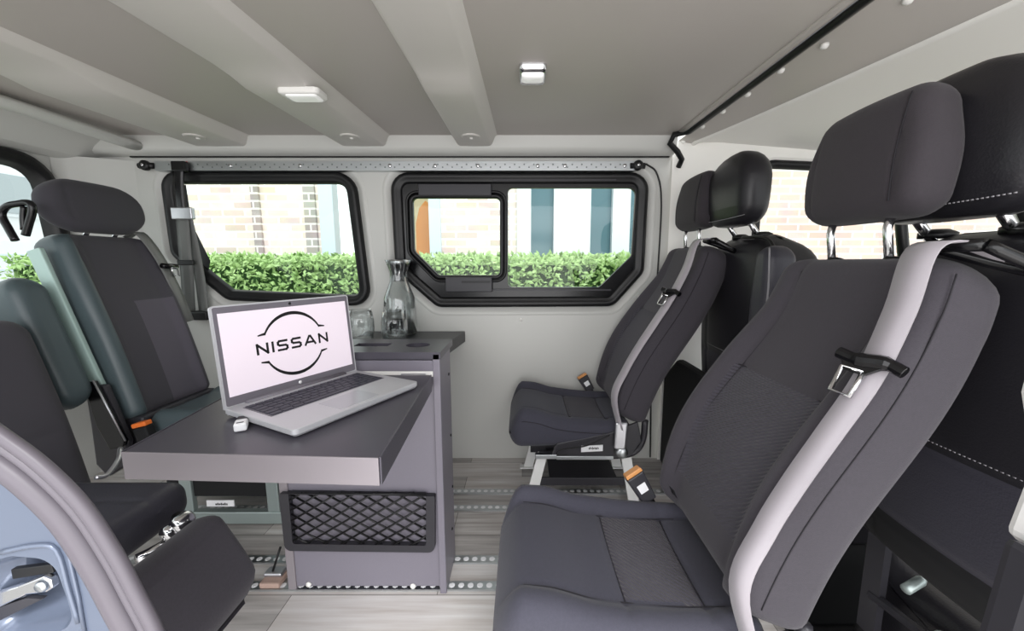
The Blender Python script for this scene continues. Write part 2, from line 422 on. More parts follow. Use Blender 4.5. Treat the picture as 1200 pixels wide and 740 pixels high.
bm = NB(); plate(bm, offset(W4, -.004), [], wy(W+.012)); finish('pane', bm, 'glass', w4, False)
bm = NB(); tube(bm, [Vector((1.62, W-.03, .78)), Vector((1.52, W-.02, 1.28))], .02, 8); finish('quarter_post', bm, 'black', w4)

# ---- rear end with its window
XR = -1.80
def yz(px, py):
    p = PX(px, py, XR); return Vector((p.y, p.z))
W3 = rpoly([(.25, 1.255, .06), (1.50, 1.255, .10), (1.53, .80, .06), (1.50, .70, .06), (.25, .68, .06)], .05)
def xm(x): return lambda p: Vector((x, p.x, p.y))
bm = NB(); plate(bm, [Vector((-.2, -.02)), Vector((W+.02, -.02)), Vector((W+.02, 1.42)), Vector((-.2, 1.42))], [offset(W3, .04)], xm(XR))
quadring(bm, [[xm(XR - dx)(p) for p in offset(W3, d)] for d, dx in ((.04, 0), (.02, .012), (-.01, .02))])
struct(finish('wall_rear', bm, 'paint'))
w3 = struct(bpy.data.objects.new('window_3', None)); COL.objects.link(w3); w3.location = (XR, .9, 1.0)
bm = NB(); quadring(bm, [[xm(XR + dx)(p) for p in offset(W3, d)] for d, dx in ((.03, -.01), (.024, .022), (.006, .030), (-.012, .022), (-.02, .0), (-.03, -.02))]); finish('rubber_frame', bm, 'black', w3)
bm = NB(); plate(bm, offset(W3, -.01), [], xm(XR-.012)); finish('pane', bm, 'glass', w3, False)
bm = NB()   # corner pillar trim at the far rear
quadring(bm, [catmull([(XR+.002, 1.53, z), (XR+.03, 1.57, z), (XR+.10, 1.60, z), (XR+.17, 1.635, z), (XR+.21, W+.002, z)], 4) for z in (0, .5, .9, 1.22, 1.30)], closed=False)
struct(finish('trim_2', bm, 'paint'))
bm = NB()   # rear roof beam and roof side channel
hexa(bm, [(XR+.0, -.2, 1.28), (XR+.0, W, 1.28), (XR, W, 1.40), (XR, -.2, 1.40)], [(XR+.05, -.2, 1.30), (XR+.05, W, 1.30), (XR+.20, W, 1.40), (XR+.20, -.2, 1.40)])
struct(finish('trim_3', bm, 'paint', None, False, .012))
bm = NB(); tube(bm, catmull([(-1.53, 1.60, 1.345), (-1.53, 1.2, 1.355), (-1.54, .7, 1.36), (-1.54, .1, 1.36)], 6), .035, 12, flat=.5); struct(finish('trim_4', bm, 'paint'))
# ---- headliner
SX = lambda y: .630 - .016 * (y - .84) / .76      # front edge of the rear headliner
bm = NB()
quadring(bm, [[Vector((XR-.02 + (SX(y) - XR + .02)*k/20, y, CZ)) for k in range(21)] for y in [-.15 + i*1.735/24 for i in range(25)]], closed=False)
struct(finish('ceiling', bm, 'headliner'))
bm = NB(); quadring(bm, [[Vector((XR-.02, y, z)), Vector((.61, y, z))] for y, z in ((1.583, CZ+.002), (1.585, CZ-.004), (1.592, CZ-.04), (1.60, CZ-.052), (1.62, CZ-.062), (W+.01, CZ-.066))], closed=False)
struct(finish('trim_16', bm, 'paint'))
bm = NB(); a_, b_ = PZ(0, 84, CZ-.004), PZ(214, 164, CZ-.004); tube(bm, [a_ + (a_ - b_)*.8, a_, b_], .004, 6); struct(finish('trim_17', bm, 'black'))
def rib(n, x0, x1, drop=.02, xn=0):
    drop *= 1.8; bm = NB(); rings = []
    for y in [-.15 + i*.05 for i in range(36)]:
        if y > 1.6: break
        t = sm(1.02, 1.10, y); d = drop*(.55 + .45*t)
        a, b = x0 + xn*(1.6-y), x1 + xn*(1.6-y)
        wob = .012*t
        prof = [(a-.010, 0), (a-.006, -.004), (a+.004+wob*.3, -d*.85), (a+.014+wob*.3, -d), ((a+b)/2, -d-.001), (b-.014-wob*.3, -d), (b-.004-wob*.3, -d*.85), (b+.006, -.006), (b+.016, 0)]
        zc = CZ
        rings.append([Vector((x, y, zc + z + .001)) for x, z in prof])
    quadring(bm, rings, closed=False)
    ve = rings[-1]; prof2 = [Vector((p.x, p.y + .012, min(p.z, CZ-.02) - .012)) for p in ve]
    quadring(bm, [ve, prof2], closed=False)
    # pressed dimple near the far end
    cx = (x0 + x1)/2; lathe(bm, [(.034, .006), (.034, -.003), (.029, -.005), (.012, -.002), (0, -.001)], Vector((cx, 1.47, CZ-drop+.0)), 20)
    lathe(bm, [(.008, -.001), (.006, -.005), (0, -.006)], Vector((cx, 1.485, CZ-drop)), 10, mi=1)
    struct(finish('trim_%d' % n, bm, ['rib', 'button']))
rib(5, -.262, -.112, .022, -.02); rib(6, -.722, -.53, .022, -.05); rib(7, -1.30, -1.08, .022, -.05)
# cove seam over the rail
bm = NB(); box(bm, (-1.6, W-.012, 1.3115), (.60, W+.005, 1.316)); struct(finish('trim_8', bm, 'black', None, False))
# black seal between the two headliners
bm = NB(); tube(bm, [Vector((SX(y) + .012, y, CZ-.006)) for y in (-.15, .3, .7, 1.1, 1.4, 1.52)] + [P(790, 158, 1.55), P(785, 168, 1.565), P(794, 178, 1.58), P(799, 187, 1.60), P(795, 196, 1.62)], .011, 8)
struct(finish('trim_9', bm, 'black'))
# light lip at the front edge of the rear headliner
bm = NB(); tube(bm, [Vector((SX(y) - .012, y, CZ-.001)) for y in (-.15, .3, .7, 1.1, 1.4, 1.57)], .012, 8, flat=.6); struct(finish('trim_10', bm, 'headliner'))
# cab headliner: grey band with caps, pale rolled edge, higher pale liner
BX = lambda y: max(.69, .69 + .235 * min(1, (1.60 - y)/.9)**.85) if y < 1.6 else .69
bm = NB(); bm2 = NB(); bm3 = NB()
yy = [-.15 + i*.0628 for i in range(30)]
quadring(bm, [[Vector((SX(y)+.02, y, CZ-.004)), Vector(((SX(y)+BX(y))/2, y, CZ-.01)), Vector((BX(y), y, CZ-.016))] for y in yy], closed=False)
struct(finish('ceiling_band', bm, 'headliner'))
tube(bm2, [Vector((BX(y)+.006, y, CZ-.012)) for y in yy], .013, 10, flat=.9); struct(finish('trim_11', bm2, 'cabliner'))
quadring(bm3, [[Vector((BX(y)+.008, y, CZ-.012)), Vector((BX(y)+.10, y, CZ+.01-.02*sm(1.2, 1.6, y))), Vector((1.3, y, CZ+.0-.05*sm(1.1, 1.6, y))), Vector((1.9, y, CZ-.06-.04*sm(1.1, 1.6, y))), Vector((2.6, y, CZ-.3))] for y in yy], closed=False)
struct(finish('ceiling_cab', bm3, 'cabliner'))
k = 0
for px, py in ((801, 166), (823, 149), (847, 131), (876, 111), (915, 83), (966, 54), (1064, 1)):
    c = PZ(px, py, CZ-.010); bm = NB()
    lathe(bm, [(.009, .004), (.009, -.001), (.006, -.005), (0, -.006)], c, 14)
    k += 1
    tag(finish('trim_cap', bm, 'button'), ['white round cap at the far end of the cab roof band', 'second white roof band cap counted from the far wall', 'third white roof band cap counted from the far wall', 'middle white cap of the seven along the roof band', 'fifth white roof band cap counted from the far wall', 'sixth white roof band cap counted from the far wall', 'white roof band cap nearest the camera, at the top edge'][k-1], 'cap', 'white caps along the cab roof band')
# ---- ceiling lamps
t = thing('ceiling_lamp', PZ(624, 84, CZ), 'small square chrome edged ceiling lamp right of the roof ribs', 'lamp', 'ceiling lamps')
c = PZ(624, 84, CZ)
bm = NB(); lp = rpoly([(-.034, -.045), (.034, -.045), (.034, .04), (-.034, .04)], .012)
quadring(bm, [[Vector((c.x + p.x*s, c.y + p.y*s, c.z + dz)) for p in lp] for s, dz in ((1.05, .001), (1.03, -.012), (.9, -.018))], cap=(False, True)); finish('housing', bm, 'chrome', t)
bm = NB(); quadring(bm, [[Vector((c.x + p.x*s, c.y -.012 + p.y*.6*s, c.z + dz)) for p in lp] for s, dz in ((.85, -.016), (.85, -.024), (.6, -.028))], cap=(False, True)); finish('lens', bm, 'lens', t)
c = PZ(355, 110, CZ-.040)
t = thing('ceiling_lamp', c, 'flat white oblong ceiling lamp on the middle roof rib', 'lamp', 'ceiling lamps')
bm = NB(); lp = rpoly([(-.055, -.03), (.055, -.03), (.055, .03), (-.055, .03)], .012)
quadring(bm, [[Vector((c.x + p.x*s, c.y + p.y*s, c.z + dz)) for p in lp] for s, dz in ((1, .006), (1, -.006), (.9, -.010))], cap=(False, True)); finish('housing', bm, 'button', t)
bm = NB(); quadring(bm, [[Vector((c.x + p.x*s + .004, c.y + p.y*s, c.z + dz)) for p in lp] for s, dz in ((.78, -.009), (.76, -.013), (.6, -.0145))], cap=(False, True)); finish('lens', bm, 'lens', t)

# ---- perforated rail under the roof
a, b = P(170, 200, W-.03), P(750, 189, W-.03)
t = thing('perforated_rail', ((a.x+b.x)/2, W-.02, a.z), 'long perforated galvanised steel rail fixed above the windows', 'rail')
bm = NB(); box(bm, (a.x+.04, W-.03, a.z), (b.x-.02, W-.002, b.z))
nh = 95
for i in range(nh):
    x = a.x + .10 + (b.x - a.x - .16)*i/nh
    z = a.z + (b.z - a.z)*(.35 if i % 2 else .65)
    lathe(bm, [(.0034, -.0312), (0, -.0314)], Vector((x, W, z)), 8, Vector((0, 1, 0)), mi=1)
finish('rail_bar', bm, ['steel', 'rail_hole'], t, False)
for px in (457, 510, 560, 630, 662, 732, 270, 352):
    bm = NB(); lathe(bm, [(.008, 0), (.008, -.003), (.004, -.005), (0, -.005)], P(px, 194.5, W-.03), 10, Vector((0, 1, 0))); finish('bolt', bm, 'chrome', t)
for s in (0, 1):
    c = P(172 if s == 0 else 747, 194.5, W-.028); bm = NB()
    tube(bm, [c + Vector((-.03, 0, 0)), c + Vector((.03, 0, 0))], .012, 8); lathe(bm, [(.02, 0), (.02, -.014), (.012, -.018), (0, -.018)], c, 14, Vector((0, 1, 0))); lathe(bm, [(.007, -.02), (.005, -.022), (0, -.022)], c, 10, Vector((0, 1, 0)), mi=1)
    finish('end_fitting', bm, ['black', 'chrome'], t)
bm = NB(); a, b = P(213, 200, W-.034), P(217, 189, W-.034); prism(bm, [(a.x-.008, W-.034, a.z), (b.x+.002, W-.034, a.z+.006), (b.x+.006, W-.034, b.z), (a.x-.006, W-.034, b.z-.006)], (0, .003, 0)); finish('sticker', bm, 'red', t, False)

# ---- floor rails
for i, (Y, lab) in enumerate(((1.385, 'scalloped aluminium floor track nearest the far wall'), (1.285, 'scalloped aluminium floor track second from the far wall'), (1.04, 'scalloped aluminium floor track third from the far wall'), (.945, 'scalloped aluminium floor track under the cabinet front, nearest the camera'))):
    bm = NB(); box(bm, (-1.7, Y-.014, 0), (.62, Y+.014, .006))
    for q in range(90):
        x = -1.69 + q*.0258; lathe(bm, [(.0088, .0062), (.0078, .0068), (0, .007)], Vector((x, Y, 0)), 8, mi=1)
    tag(finish('floor_track', bm, ['steel', 'label'], None, False), lab, 'track', 'floor tracks')

# ================================================================== OUTSIDE
bm = NB(); box(bm, (-14, -14, -.62), (16, 16, -.6)); struct(finish('ground', bm, 'ground', smooth=False))
HY = 4.0
def hx(px): return P(px, 300, HY).x
house = thing('brick_house', (0, HY, -.6), 'pale brick house behind the hedge, seen through the van windows', 'house')
bm = NB()
for x0, x1 in ((-4.6, hx(382)), (hx(517), hx(607)), (1.75, 9)): box(bm, (x0, HY, -.6), (x1, HY+.3, 3.6), 1 if x0 > 1 else 0)
for x0, x1 in ((hx(382), hx(517)), (hx(607), 1.75)): box(bm, (x0, HY, 2.5), (x1, HY+.3, 3.6)); box(bm, (x0, HY, -.6), (x1, HY+.3, .3))
finish('brick_wall', bm, ['brick', 'brickred'], house, False)
for px0, px1 in ((302, 311), (362, 375)):
    bm = NB(); box(bm, (hx(px0), HY-.03, -.6), (hx(px1), HY-.002, 3.4)); finish('brick_pilaster', bm, 'brickdark', house, False)
def bars(name, m, pxs, z0=.3, z1=2.5, y=HY, d=.12):
    bm = NB()
    for a_, b_ in pxs: box(bm, (hx(a_), y, z0), (hx(b_), y+d, z1))
    box(bm, (hx(pxs[0][0]), y, z1-.06), (hx(pxs[-1][1]), y+d, z1)); return finish(name, bm, m, house, False)
f = bars('window_frame', 'frame', ((380, 396), (505, 518)), y=HY-.04)
bm = NB(); box(bm, (hx(382), HY+.9, .0), (hx(540), HY+1.0, 2.5)); finish('room_wall', bm, 'cream', house, False)
f = bars('window_frame', 'wframe', ((606, 622), (648, 690), (715, 735), (772, 800)), y=HY-.06)
bm = NB(); box(bm, (hx(607), HY+.02, .3), (1.75, HY+.04, 2.5)); finish('pane', bm, 'pane', f, False)
bm = NB(); box(bm, (hx(622), HY-.03, .3), (hx(800), HY+.01, .92)); finish('window_rail', bm, 'darkmat', f, False)
# wooden chair indoors
c = thing('wooden_chair', P(500, 300, HY+.4), 'orange wooden chair indoors behind the house window', 'chair')
Yc = HY+.4
bm = NB(); lp = [P(x, y, Yc) for x, y in ((488, 310), (487, 262), (491, 244), (498, 235), (505, 240), (508, 262), (508, 310))]; prism(bm, lp, (0, .03, 0)); finish('backrest', bm, 'wood', c, False, .01)
a = P(487, 330, Yc); b = P(520, 330, Yc); bm = NB(); box(bm, (a.x, Yc-.35, a.z-.04), (b.x, Yc, a.z)); finish('seat', bm, 'wood', c, False, .01)
for x in (a.x+.03, b.x-.05):
    for y in (Yc-.32, Yc-.03):
        bm = NB(); box(bm, (x, y, .0), (x+.035, y+.035, a.z-.04)); finish('leg', bm, 'wood', c, False)
bm = NB(); lp = [P(x, y, Yc-.2) for x, y in ((509, 296), (510, 280), (513, 275), (516, 278), (517, 296))]; prism(bm, lp, (0, .03, 0)); finish('armrest', bm, 'wood', c, False, .008)
# white neighbour house and lawn behind the rear window
bm = NB(); box(bm, (-9.0, 1.5, -.6), (-8.6, 9, 3.4))
nh_ = thing('white_house', (-8.8, 5, -.6), 'white house far behind the rear window', 'house')
finish('house_wall', bm, 'render', nh_, False)
for y, z in ((4.9, 1.9), (6.5, 1.9), (3.4, 1.9)):
    bm = NB(); box(bm, (-8.62, y-.5, z-.25), (-8.57, y+.5, z+.5)); f = finish('window_frame', bm, 'wframe', nh_, False)
    bm = NB(); box(bm, (-8.60, y-.44, z-.19), (-8.55, y+.44, z+.44)); finish('pane', bm, 'pane_grey', f, False)
bm = NB(); box(bm, (-8.6, 3.2, -.6), (-8.55, 6.8, 1.25)); 
for i in range(7): box(bm, (-8.55, 3.2, -.5+i*.25), (-8.53, 6.8, -.47+i*.25), 1)
finish('garage_door', bm, ['wframe', 'frame'], nh_, False)
# hedges
def hedge(name, x0, x1, y0, y1, z0, z1, n, label, size=.05):
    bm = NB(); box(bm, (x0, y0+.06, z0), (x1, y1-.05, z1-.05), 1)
    for i in range(n):
        r = random.random()
        if r < .72: c = Vector((random.uniform(x0, x1), y0 + random.uniform(-.02, .08), random.uniform(z0+.35, z1)))
        else: c = Vector((random.uniform(x0, x1), random.uniform(y0, y1), z1 + random.uniform(-.06, .02)))
        d = Vector((random.gauss(0, 1), random.gauss(-.35, .7), random.gauss(.3, .8))).normalized(); nrm = Vector((random.gauss(0, .6), -1, random.gauss(.7, .6))).normalized()
        s = d.cross(nrm).normalized(); L = size*random.uniform(.7, 1.3); w = L*.27
        v = [bm.verts.new(p) for p in (c, c + d*L*.45 + s*w, c + d*L, c + d*L*.45 - s*w)]
        q = bm.verts.new(c + d*L*.5 + d.cross(s)*(-w*.35))
        bm.faces.new((v[0], v[1], q)); bm.faces.new((v[1], v[2], q)); bm.faces.new((v[2], v[3], q)); bm.faces.new((v[3], v[0], q))
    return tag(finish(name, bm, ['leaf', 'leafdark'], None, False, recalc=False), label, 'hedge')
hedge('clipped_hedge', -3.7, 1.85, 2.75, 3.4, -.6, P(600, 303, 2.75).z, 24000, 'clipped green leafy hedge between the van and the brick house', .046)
hedge('leafy_shrub', -5.2, -4.7, 2.0, 3.8, -.6, .62, 2500, 'low green shrub outside the rear window', .09)

# ================================================================== FURNITURE
# ---- cabinet
Y0, Y1 = .936, 1.06
xl, xr, zt = -.626, -.210, .667
cab = thing('cabinet', ((xl+xr)/2, (Y0+Y1)/2, 0), 'narrow graphite cabinet with net pocket standing on the plank floor', 'cabinet')
bm = NB(); box(bm, (xl+.012, Y0, .012), (xr-.012, Y0+.016, zt-.055)); finish('front_panel', bm, 'laminate2', cab, False, .001)
bm = NB(); hexa(bm, [(xr-.012, Y0-.012, .0), (xr-.012, Y1, .0), (xr-.012, Y1, zt-.004), (xr-.012, Y0-.012, zt-.004)], [(xr+.006, Y0-.012, .0), (xr+.006, Y1, .0), (xr+.006, Y1, zt-.004), (xr+.006, Y0-.012, zt-.004)])
sp = finish('side_panel', bm, 'laminate2', cab, False, .002)
for z, y in ((.58, 1.03), (.40, 1.035), (.24, 1.04), (.12, 1.02)):
    bm = NB(); lathe(bm, [(.004, .006), (.004, .008), (0, .009)], Vector((xr, y, z)), 10, Vector((1, 0, 0))); finish('screw', bm, 'black', sp)
bm = NB(); box(bm, (xl-.010, Y0-.004, .0), (xl+.012, Y1, zt-.004)); finish('side_panel', bm, 'edge', cab, False, .002)
bm = NB(); box(bm, (xl, Y1-.016, .012), (xr-.012, Y1, zt-.02)); finish('back_panel', bm, 'laminate2', cab, False)
bm = NB(); box(bm, (xl+.012, Y0-.006, zt-.05), (xr-.012, Y0+.014, zt-.022), 0); box(bm, (xl+.012, Y0-.008, zt-.064), (xr-.012, Y0+.0, zt-.05), 1); finish('upper_rail', bm, ['laminate2', 'button'], cab, False, .001)
bm = NB(); lp = [Vector((xl-.01, Y0-.012)), Vector((xr+.008, Y0-.012)), Vector((xr+.008, Y1+.03)), Vector((xl-.01, Y1+.03))]
cup = PZ(490, 404.5, zt); cupl = [Vector((cup.x + .032*math.cos(2*PI*i/24), cup.y + .028*math.sin(2*PI*i/24))) for i in range(24)]
sa, sb = PZ(418, 406, zt), PZ(460, 402.5, zt)
sl = [Vector((sa.x-.01, sa.y)), Vector((sb.x, sa.y)), Vector((sb.x, sb.y)), Vector((sa.x-.01, sb.y))]
plate(bm, lp, [cupl, sl], lambda p: Vector((p.x, p.y, zt)))
plate(bm, lp, [cupl, sl], lambda p: Vector((p.x, p.y, zt-.018)))
for l_ in (lp, cupl, sl): quadring(bm, [[Vector((p.x, p.y, zt)) for p in l_], [Vector((p.x, p.y, zt-.018 if l_ is lp else zt-.06)) for p in l_]], cap=(False, l_ is not lp))
finish('cabinet_top', bm, 'laminate', cab, False)
for px, py in ((362, 685), (484, 687)):
    c = P(px, py, Y0); bm = NB(); lathe(bm, [(.0075, 0), (.0075, -.002), (.005, -.005), (0, -.0055)], c, 14, Vector((0, 1, 0))); finish('cover_cap', bm, 'button', cab)
# net pocket
net = rpoly([(*xz(331, 575, Y0), .004), (*xz(511, 578, Y0), .004), (*xz(511, 643, Y0), .018), (*xz(338, 641, Y0), .018)], .01)
inn = rpoly([(*xz(342, 574.5, Y0), .002), (*xz(501, 577.5, Y0), .002), (*xz(501, 635, Y0), .006), (*xz(347, 633, Y0), .006)], .006)
bm = NB()
ya, yb = Y0-.016, Y0
quadring(bm, [[wy(yb)(p) for p in net], [wy(ya)(p) for p in net]]); plate(bm, net, [inn], wy(ya)); quadring(bm, [[wy(ya)(p) for p in inn], [wy(yb)(p) for p in inn]])
npk = finish('net_frame', bm, 'dark', cab, False)
bm = NB(); mn = Vector((min(p.x for p in inn), min(p.y for p in inn))); mxx = Vector((max(p.x for p in inn), max(p.y for p in inn)))
def clipline(m, c):      # z = m*x + c within the pocket
    pts = []
    for x in (mn.x, mxx.x):
        z = m*x + c
        if mn.y <= z <= mxx.y: pts.append(Vector((x, z)))
    for z in (mn.y, mxx.y):
        x = (z - c)/m
        if mn.x < x < mxx.x: pts.append(Vector((x, z)))
    return pts[:2] if len(pts) >= 2 else None
for mslope in (.62, -.62):
    c0 = min(p.y - mslope*p.x for p in (mn, mxx, Vector((mn.x, mxx.y)), Vector((mxx.x, mn.y))))
    for i in range(34):
        pr = clipline(mslope, c0 + i*.0290)
        if pr:
            q0, q1 = [Vector((p.x, Y0-.010 - (.002 if mslope > 0 else 0), p.y)) for p in pr]
            md = (q0+q1)/2 - Vector((0, .004, 0)); tube(bm, [q0, md, q1], .0027, 6)
tube(bm, [Vector((mn.x, Y0-.013, mxx.y-.002)), Vector((mxx.x, Y0-.013, mxx.y-.004))], .003, 6)
finish('elastic_net', bm, 'black', npk)
# ---- folding table
TZ = .612
fl, fr_, br, bl = PZ(144, 530, TZ), PZ(444, 537, TZ), Vector((xr-.016, Y0-.020, TZ)), Vector((xl-.006, Y0-.020, TZ))
tb = thing('folding_table', ((fl.x+fr_.x)/2, .7, TZ-.04), 'graphite folding table leaf under the laptop, hinged to the cabinet', 'table')
bm = NB(); hexa(bm, [p - Vector((0, 0, .040)) for p in (fl, fr_, br, bl)], [p - Vector((0, 0, .0)) for p in (fl, fr_, br, bl)]); finish('table_top', bm, 'laminate', tb, False, .0015)
def strip(name, a, b, m, off=.003):
    d = (b-a).normalized(); n = Vector((d.y, -d.x, 0))*off; bm = NB()
    hexa(bm, [a - Vector((0, 0, .041)), b - Vector((0, 0, .041)), b + n - Vector((0, 0, .041)), a + n - Vector((0, 0, .041))], [a + Vector((0, 0, .001)), b + Vector((0, 0, .001)), b + n + Vector((0, 0, .001)), a + n + Vector((0, 0, .001))]); return finish(name, bm, m, tb, False, .001)
strip('front_edge', fl, fr_, 'edge'); strip('side_edge', fr_, br, 'laminate'); strip('side_edge', bl, fl, 'laminate')
for x in (-.55, -.27):
    bm = NB(); tube(bm, [Vector((x-.03, Y0-.012, TZ-.004)), Vector((x+.03, Y0-.012, TZ-.004))], .005, 10); finish('hinge', bm, 'alu', tb)
# ---- shelf on the far wall
SZ = .59
sr0, sr1 = PZ(528, 399, SZ), PZ(545, 388.5, SZ)
bm = NB(); lp = [Vector((xl, Y1+.032, SZ)), Vector((xr-.01, Y1+.032, SZ)), Vector((sr0.x, sr0.y-.02, SZ)), Vector((sr1.x, W-.004, SZ)), Vector((xl-.05, W-.004, SZ))]
prism(bm, [p - Vector((0, 0, .046)) for p in lp], (0, 0, .046))
tag(finish('wall_shelf', bm, 'shelf', None, False, .0015), 'dark graphite shelf on the far wall carrying carafe and glasses', 'shelf')
# ---- glassware
def glass_thing(name, c, prof_o, th, label, cat, group=None, extra=None):
    t = thing(name, c, label, cat, group)
    bm = NB(); prof = [(0, .0)] + prof_o + [(r-th, z) for r, z in reversed(prof_o[1:])] + [(0, prof_o[1][1] + th*1.5)]
    lathe(bm, prof, c, 40); finish('glass_body', bm, 'glassware', t); return t
def at_z(px, py): return PZ(px, py, SZ)
def rmeas(c, px): return px * (c.y*cp - (c.z-H)*sp_) / F
for px, py, lab in ((424, 399, 'clear glass tumbler left of the other, behind the laptop'), (463, 400.5, 'clear glass tumbler in front of the carafe')):
    c = at_z(px, py); k = rmeas(c, 1)
    glass_thing('tumbler', c + Vector((0, 0, .0005)), [(12*k, 0), (13.5*k, 3*k), (14.8*k, 14*k), (14.6*k, 24*k), (12.6*k, 36*k)], .0022, lab, 'glass', 'tumblers on the shelf')
c = PZ(470, 392, SZ); k = rmeas(c, 1)
t = glass_thing('carafe', c + Vector((0, 0, .0005)), [(17*k, 0), (18.5*k, 3*k), (18.5*k, 30*k), (17*k, 44*k), (13*k, 54*k), (10*k, 62*k), (9.5*k, 72*k), (12*k, 80*k), (14.5*k, 86*k)], .0026, 'clear glass water carafe with steel stopper on the shelf', 'carafe')
bm = NB(); lathe(bm, [(0, 62*k), (7.5*k, 62*k), (8*k, 72*k), (10*k, 79*k), (11.5*k, 83*k), (12*k, 86*k), (9*k, 87*k), (8*k, 81*k), (0, 80*k)], c, 28); finish('stopper', bm, 'chrome', t)
bm = NB(); lathe(bm, [(16.4*k, 3*k), (17.4*k, 6*k), (17.4*k, 16*k), (0, 16*k)], c, 32); 
finish('water', bm, 'water', t)
# ---- laptop
zb = TZ + .002
yaw_ = math.radians(62.9); ux = Vector((math.cos(yaw_), math.sin(yaw_), 0)); uy = Vector((ux.y, -ux.x, 0))
Wd, Dp = .280, .196; BL = Vector((-.529, .654, zb)); BR = BL + ux*Wd
lapt = thing('laptop', (BL + BR)/2 + uy*Dp/2, 'open silver laptop with lit display on the folding table', 'laptop')
def LB(u, d, h): return BL + ux*(u*Wd) + uy*(d*Dp) + Vector((0, 0, h))
bt = .014
bm = NB(); lp = rpoly([(0, 0, .006), (1, 0, .006), (1, 1, .04), (0, 1, .04)], .03)
quadring(bm, [[LB(p.x, p.y, 0.001) for p in offset(lp, -.015)], [LB(p.x, p.y, .005) for p in lp], [LB(p.x, p.y, bt-.001) for p in lp], [LB(p.x, p.y, bt) for p in offset(lp, -.006)]], cap=(True, True))
lb = finish('laptop_base', bm, 'silver', lapt, False)
bm = NB(); hexa(bm, [LB(u, d, bt) for u, d in ((.06, .12), (.94, .12), (.94, .56), (.06, .56))], [LB(u, d, bt+.0006) for u, d in ((.06, .12), (.94, .12), (.94, .56), (.06, .56))]); kb = finish('keyboard', bm, 'bezel', lapt, False)
rows = [15, 14, 14, 13, 12, 8]
for r, n in enumerate(rows):
    d0 = .13 + r*.072; u = .068; tot = .864
    wts = [1]*n
    if n == 8: wts = [1, 1, 1, 5, 1, 1, 1, 1]
    elif n < 15: wts[0] = 1.3; wts[-1] = 1.5
    sw = sum(wts)
    for w_ in wts:
        du = tot*w_/sw; q = [(u+.004, d0), (u+du-.004, d0), (u+du-.004, d0+.058), (u+.004, d0+.058)]; u += du
        bm = NB(); hexa(bm, [LB(a_, b_, bt+.0005) for a_, b_ in q], [LB(a_, b_, bt+.002) for a_, b_ in q]); finish('key', bm, 'keys', kb, False)
bm = NB(); q = ((.33, .64), (.64, .64), (.64, .95), (.33, .95)); hexa(bm, [LB(u, d, bt) for u, d in q], [LB(u, d, bt+.0006) for u, d in q]); finish('touchpad', bm, mat('touchpad_silver', (190, 190, 196), .3, .3), lapt, False)
bm = NB(); tube(bm, [LB(.12, .01, bt), LB(.88, .01, bt)], .0055, 10); finish('hinge', bm, 'bezel', lapt)
TILT = math.radians(5); LH = .187
lup = Vector((0, 0, 1))*math.cos(TILT) - uy*math.sin(TILT); ln = uy*math.cos(TILT) + Vector((0, 0, 1))*math.sin(TILT)
def LS(u, v, h): return BL + Vector((0, 0, bt-.004)) + ux*(u*Wd) + lup*(v*LH) + ln*h
bm = NB(); lp = rpoly([(0, 0, .01), (1, 0, .01), (1, 1, .03), (0, 1, .03)], .02)
quadring(bm, [[LS(p.x, p.y, -.006) for p in lp], [LS(p.x, p.y, .0) for p in lp]], cap=(True, True)); lid = finish('laptop_lid', bm, 'silver', lapt, False)
bm = NB(); q = rpoly([(.012, .03), (.988, .03), (.988, .985), (.012, .985)], .015); quadring(bm, [[LS(p.x, p.y, 0) for p in q], [LS(p.x, p.y, .0008) for p in q]], cap=(False, True)); bz = finish('bezel', bm, 'bezel', lid, False)
bm = NB(); q = ((.035, .115), (.965, .115), (.965, .925), (.035, .925)); hexa(bm, [LS(u, v, .0008) for u, v in q], [LS(u, v, .0012) for u, v in q]); scr = finish('display', bm, 'screen', lid, False)
bm = NB(); asp = Wd/LH; lathe(bm, [(.0028, .0008), (.0028, .0014), (0, .0015)], LS(.5, .958, 0), 14, ln); finish('webcam', bm, 'black', lid)
bm = NB(); lathe(bm, [(.0036, .0008), (.0036, .0013), (0, .0014)], LS(.5, .072, 0), 14, ln); finish('round_emblem', bm, 'label', lid)
# logo on the display: broken ring with lettering
bm = NB(); LC = (.5, .52); RW = .224        # ring radius in lid widths
def LG(x, y, h=.0016): return LS(LC[0] + x, LC[1] + y*asp, h)
def stroke(pts, w):
    for (x0, y0), (x1, y1) in zip(pts, pts[1:]):
        d = Vector((x1-x0, y1-y0)).normalized(); n = Vector((-d.y, d.x))*w/2; e = d*w*.42
        bm.faces.new([bm.verts.new(LG(*p)) for p in ((x0-e.x+n.x, y0-e.y+n.y), (x0-e.x-n.x, y0-e.y-n.y), (x1+e.x-n.x, y1+e.y-n.y), (x1+e.x+n.x, y1+e.y+n.y))])
for sgn in (1, -1):
    N = 40; a0 = math.radians(24)
    prev = None
    for i in range(N+1):
        a = a0 + (PI-2*a0)*i/N; th = .009 + .015*math.sin(a)**2
        cur = [bm.verts.new(LG((RW-th/2)*math.cos(a), sgn*(RW-th/2)*math.sin(a))), bm.verts.new(LG((RW+th/2)*math.cos(a), sgn*(RW+th/2)*math.sin(a)))]
        if prev: bm.faces.new((prev[0], prev[1], cur[1], cur[0]))
        prev = cur
    for sx in (1, -1):
        xe, ye = sx*RW*math.cos(a0), sgn*RW*math.sin(a0)
        bm.faces.new([bm.verts.new(LG(*p)) for p in ((xe-sx*.008, ye), (xe+sx*.045, ye-sgn*.003), (xe+sx*.045, ye+sgn*.006), (xe-sx*.002, ye+sgn*.018))])
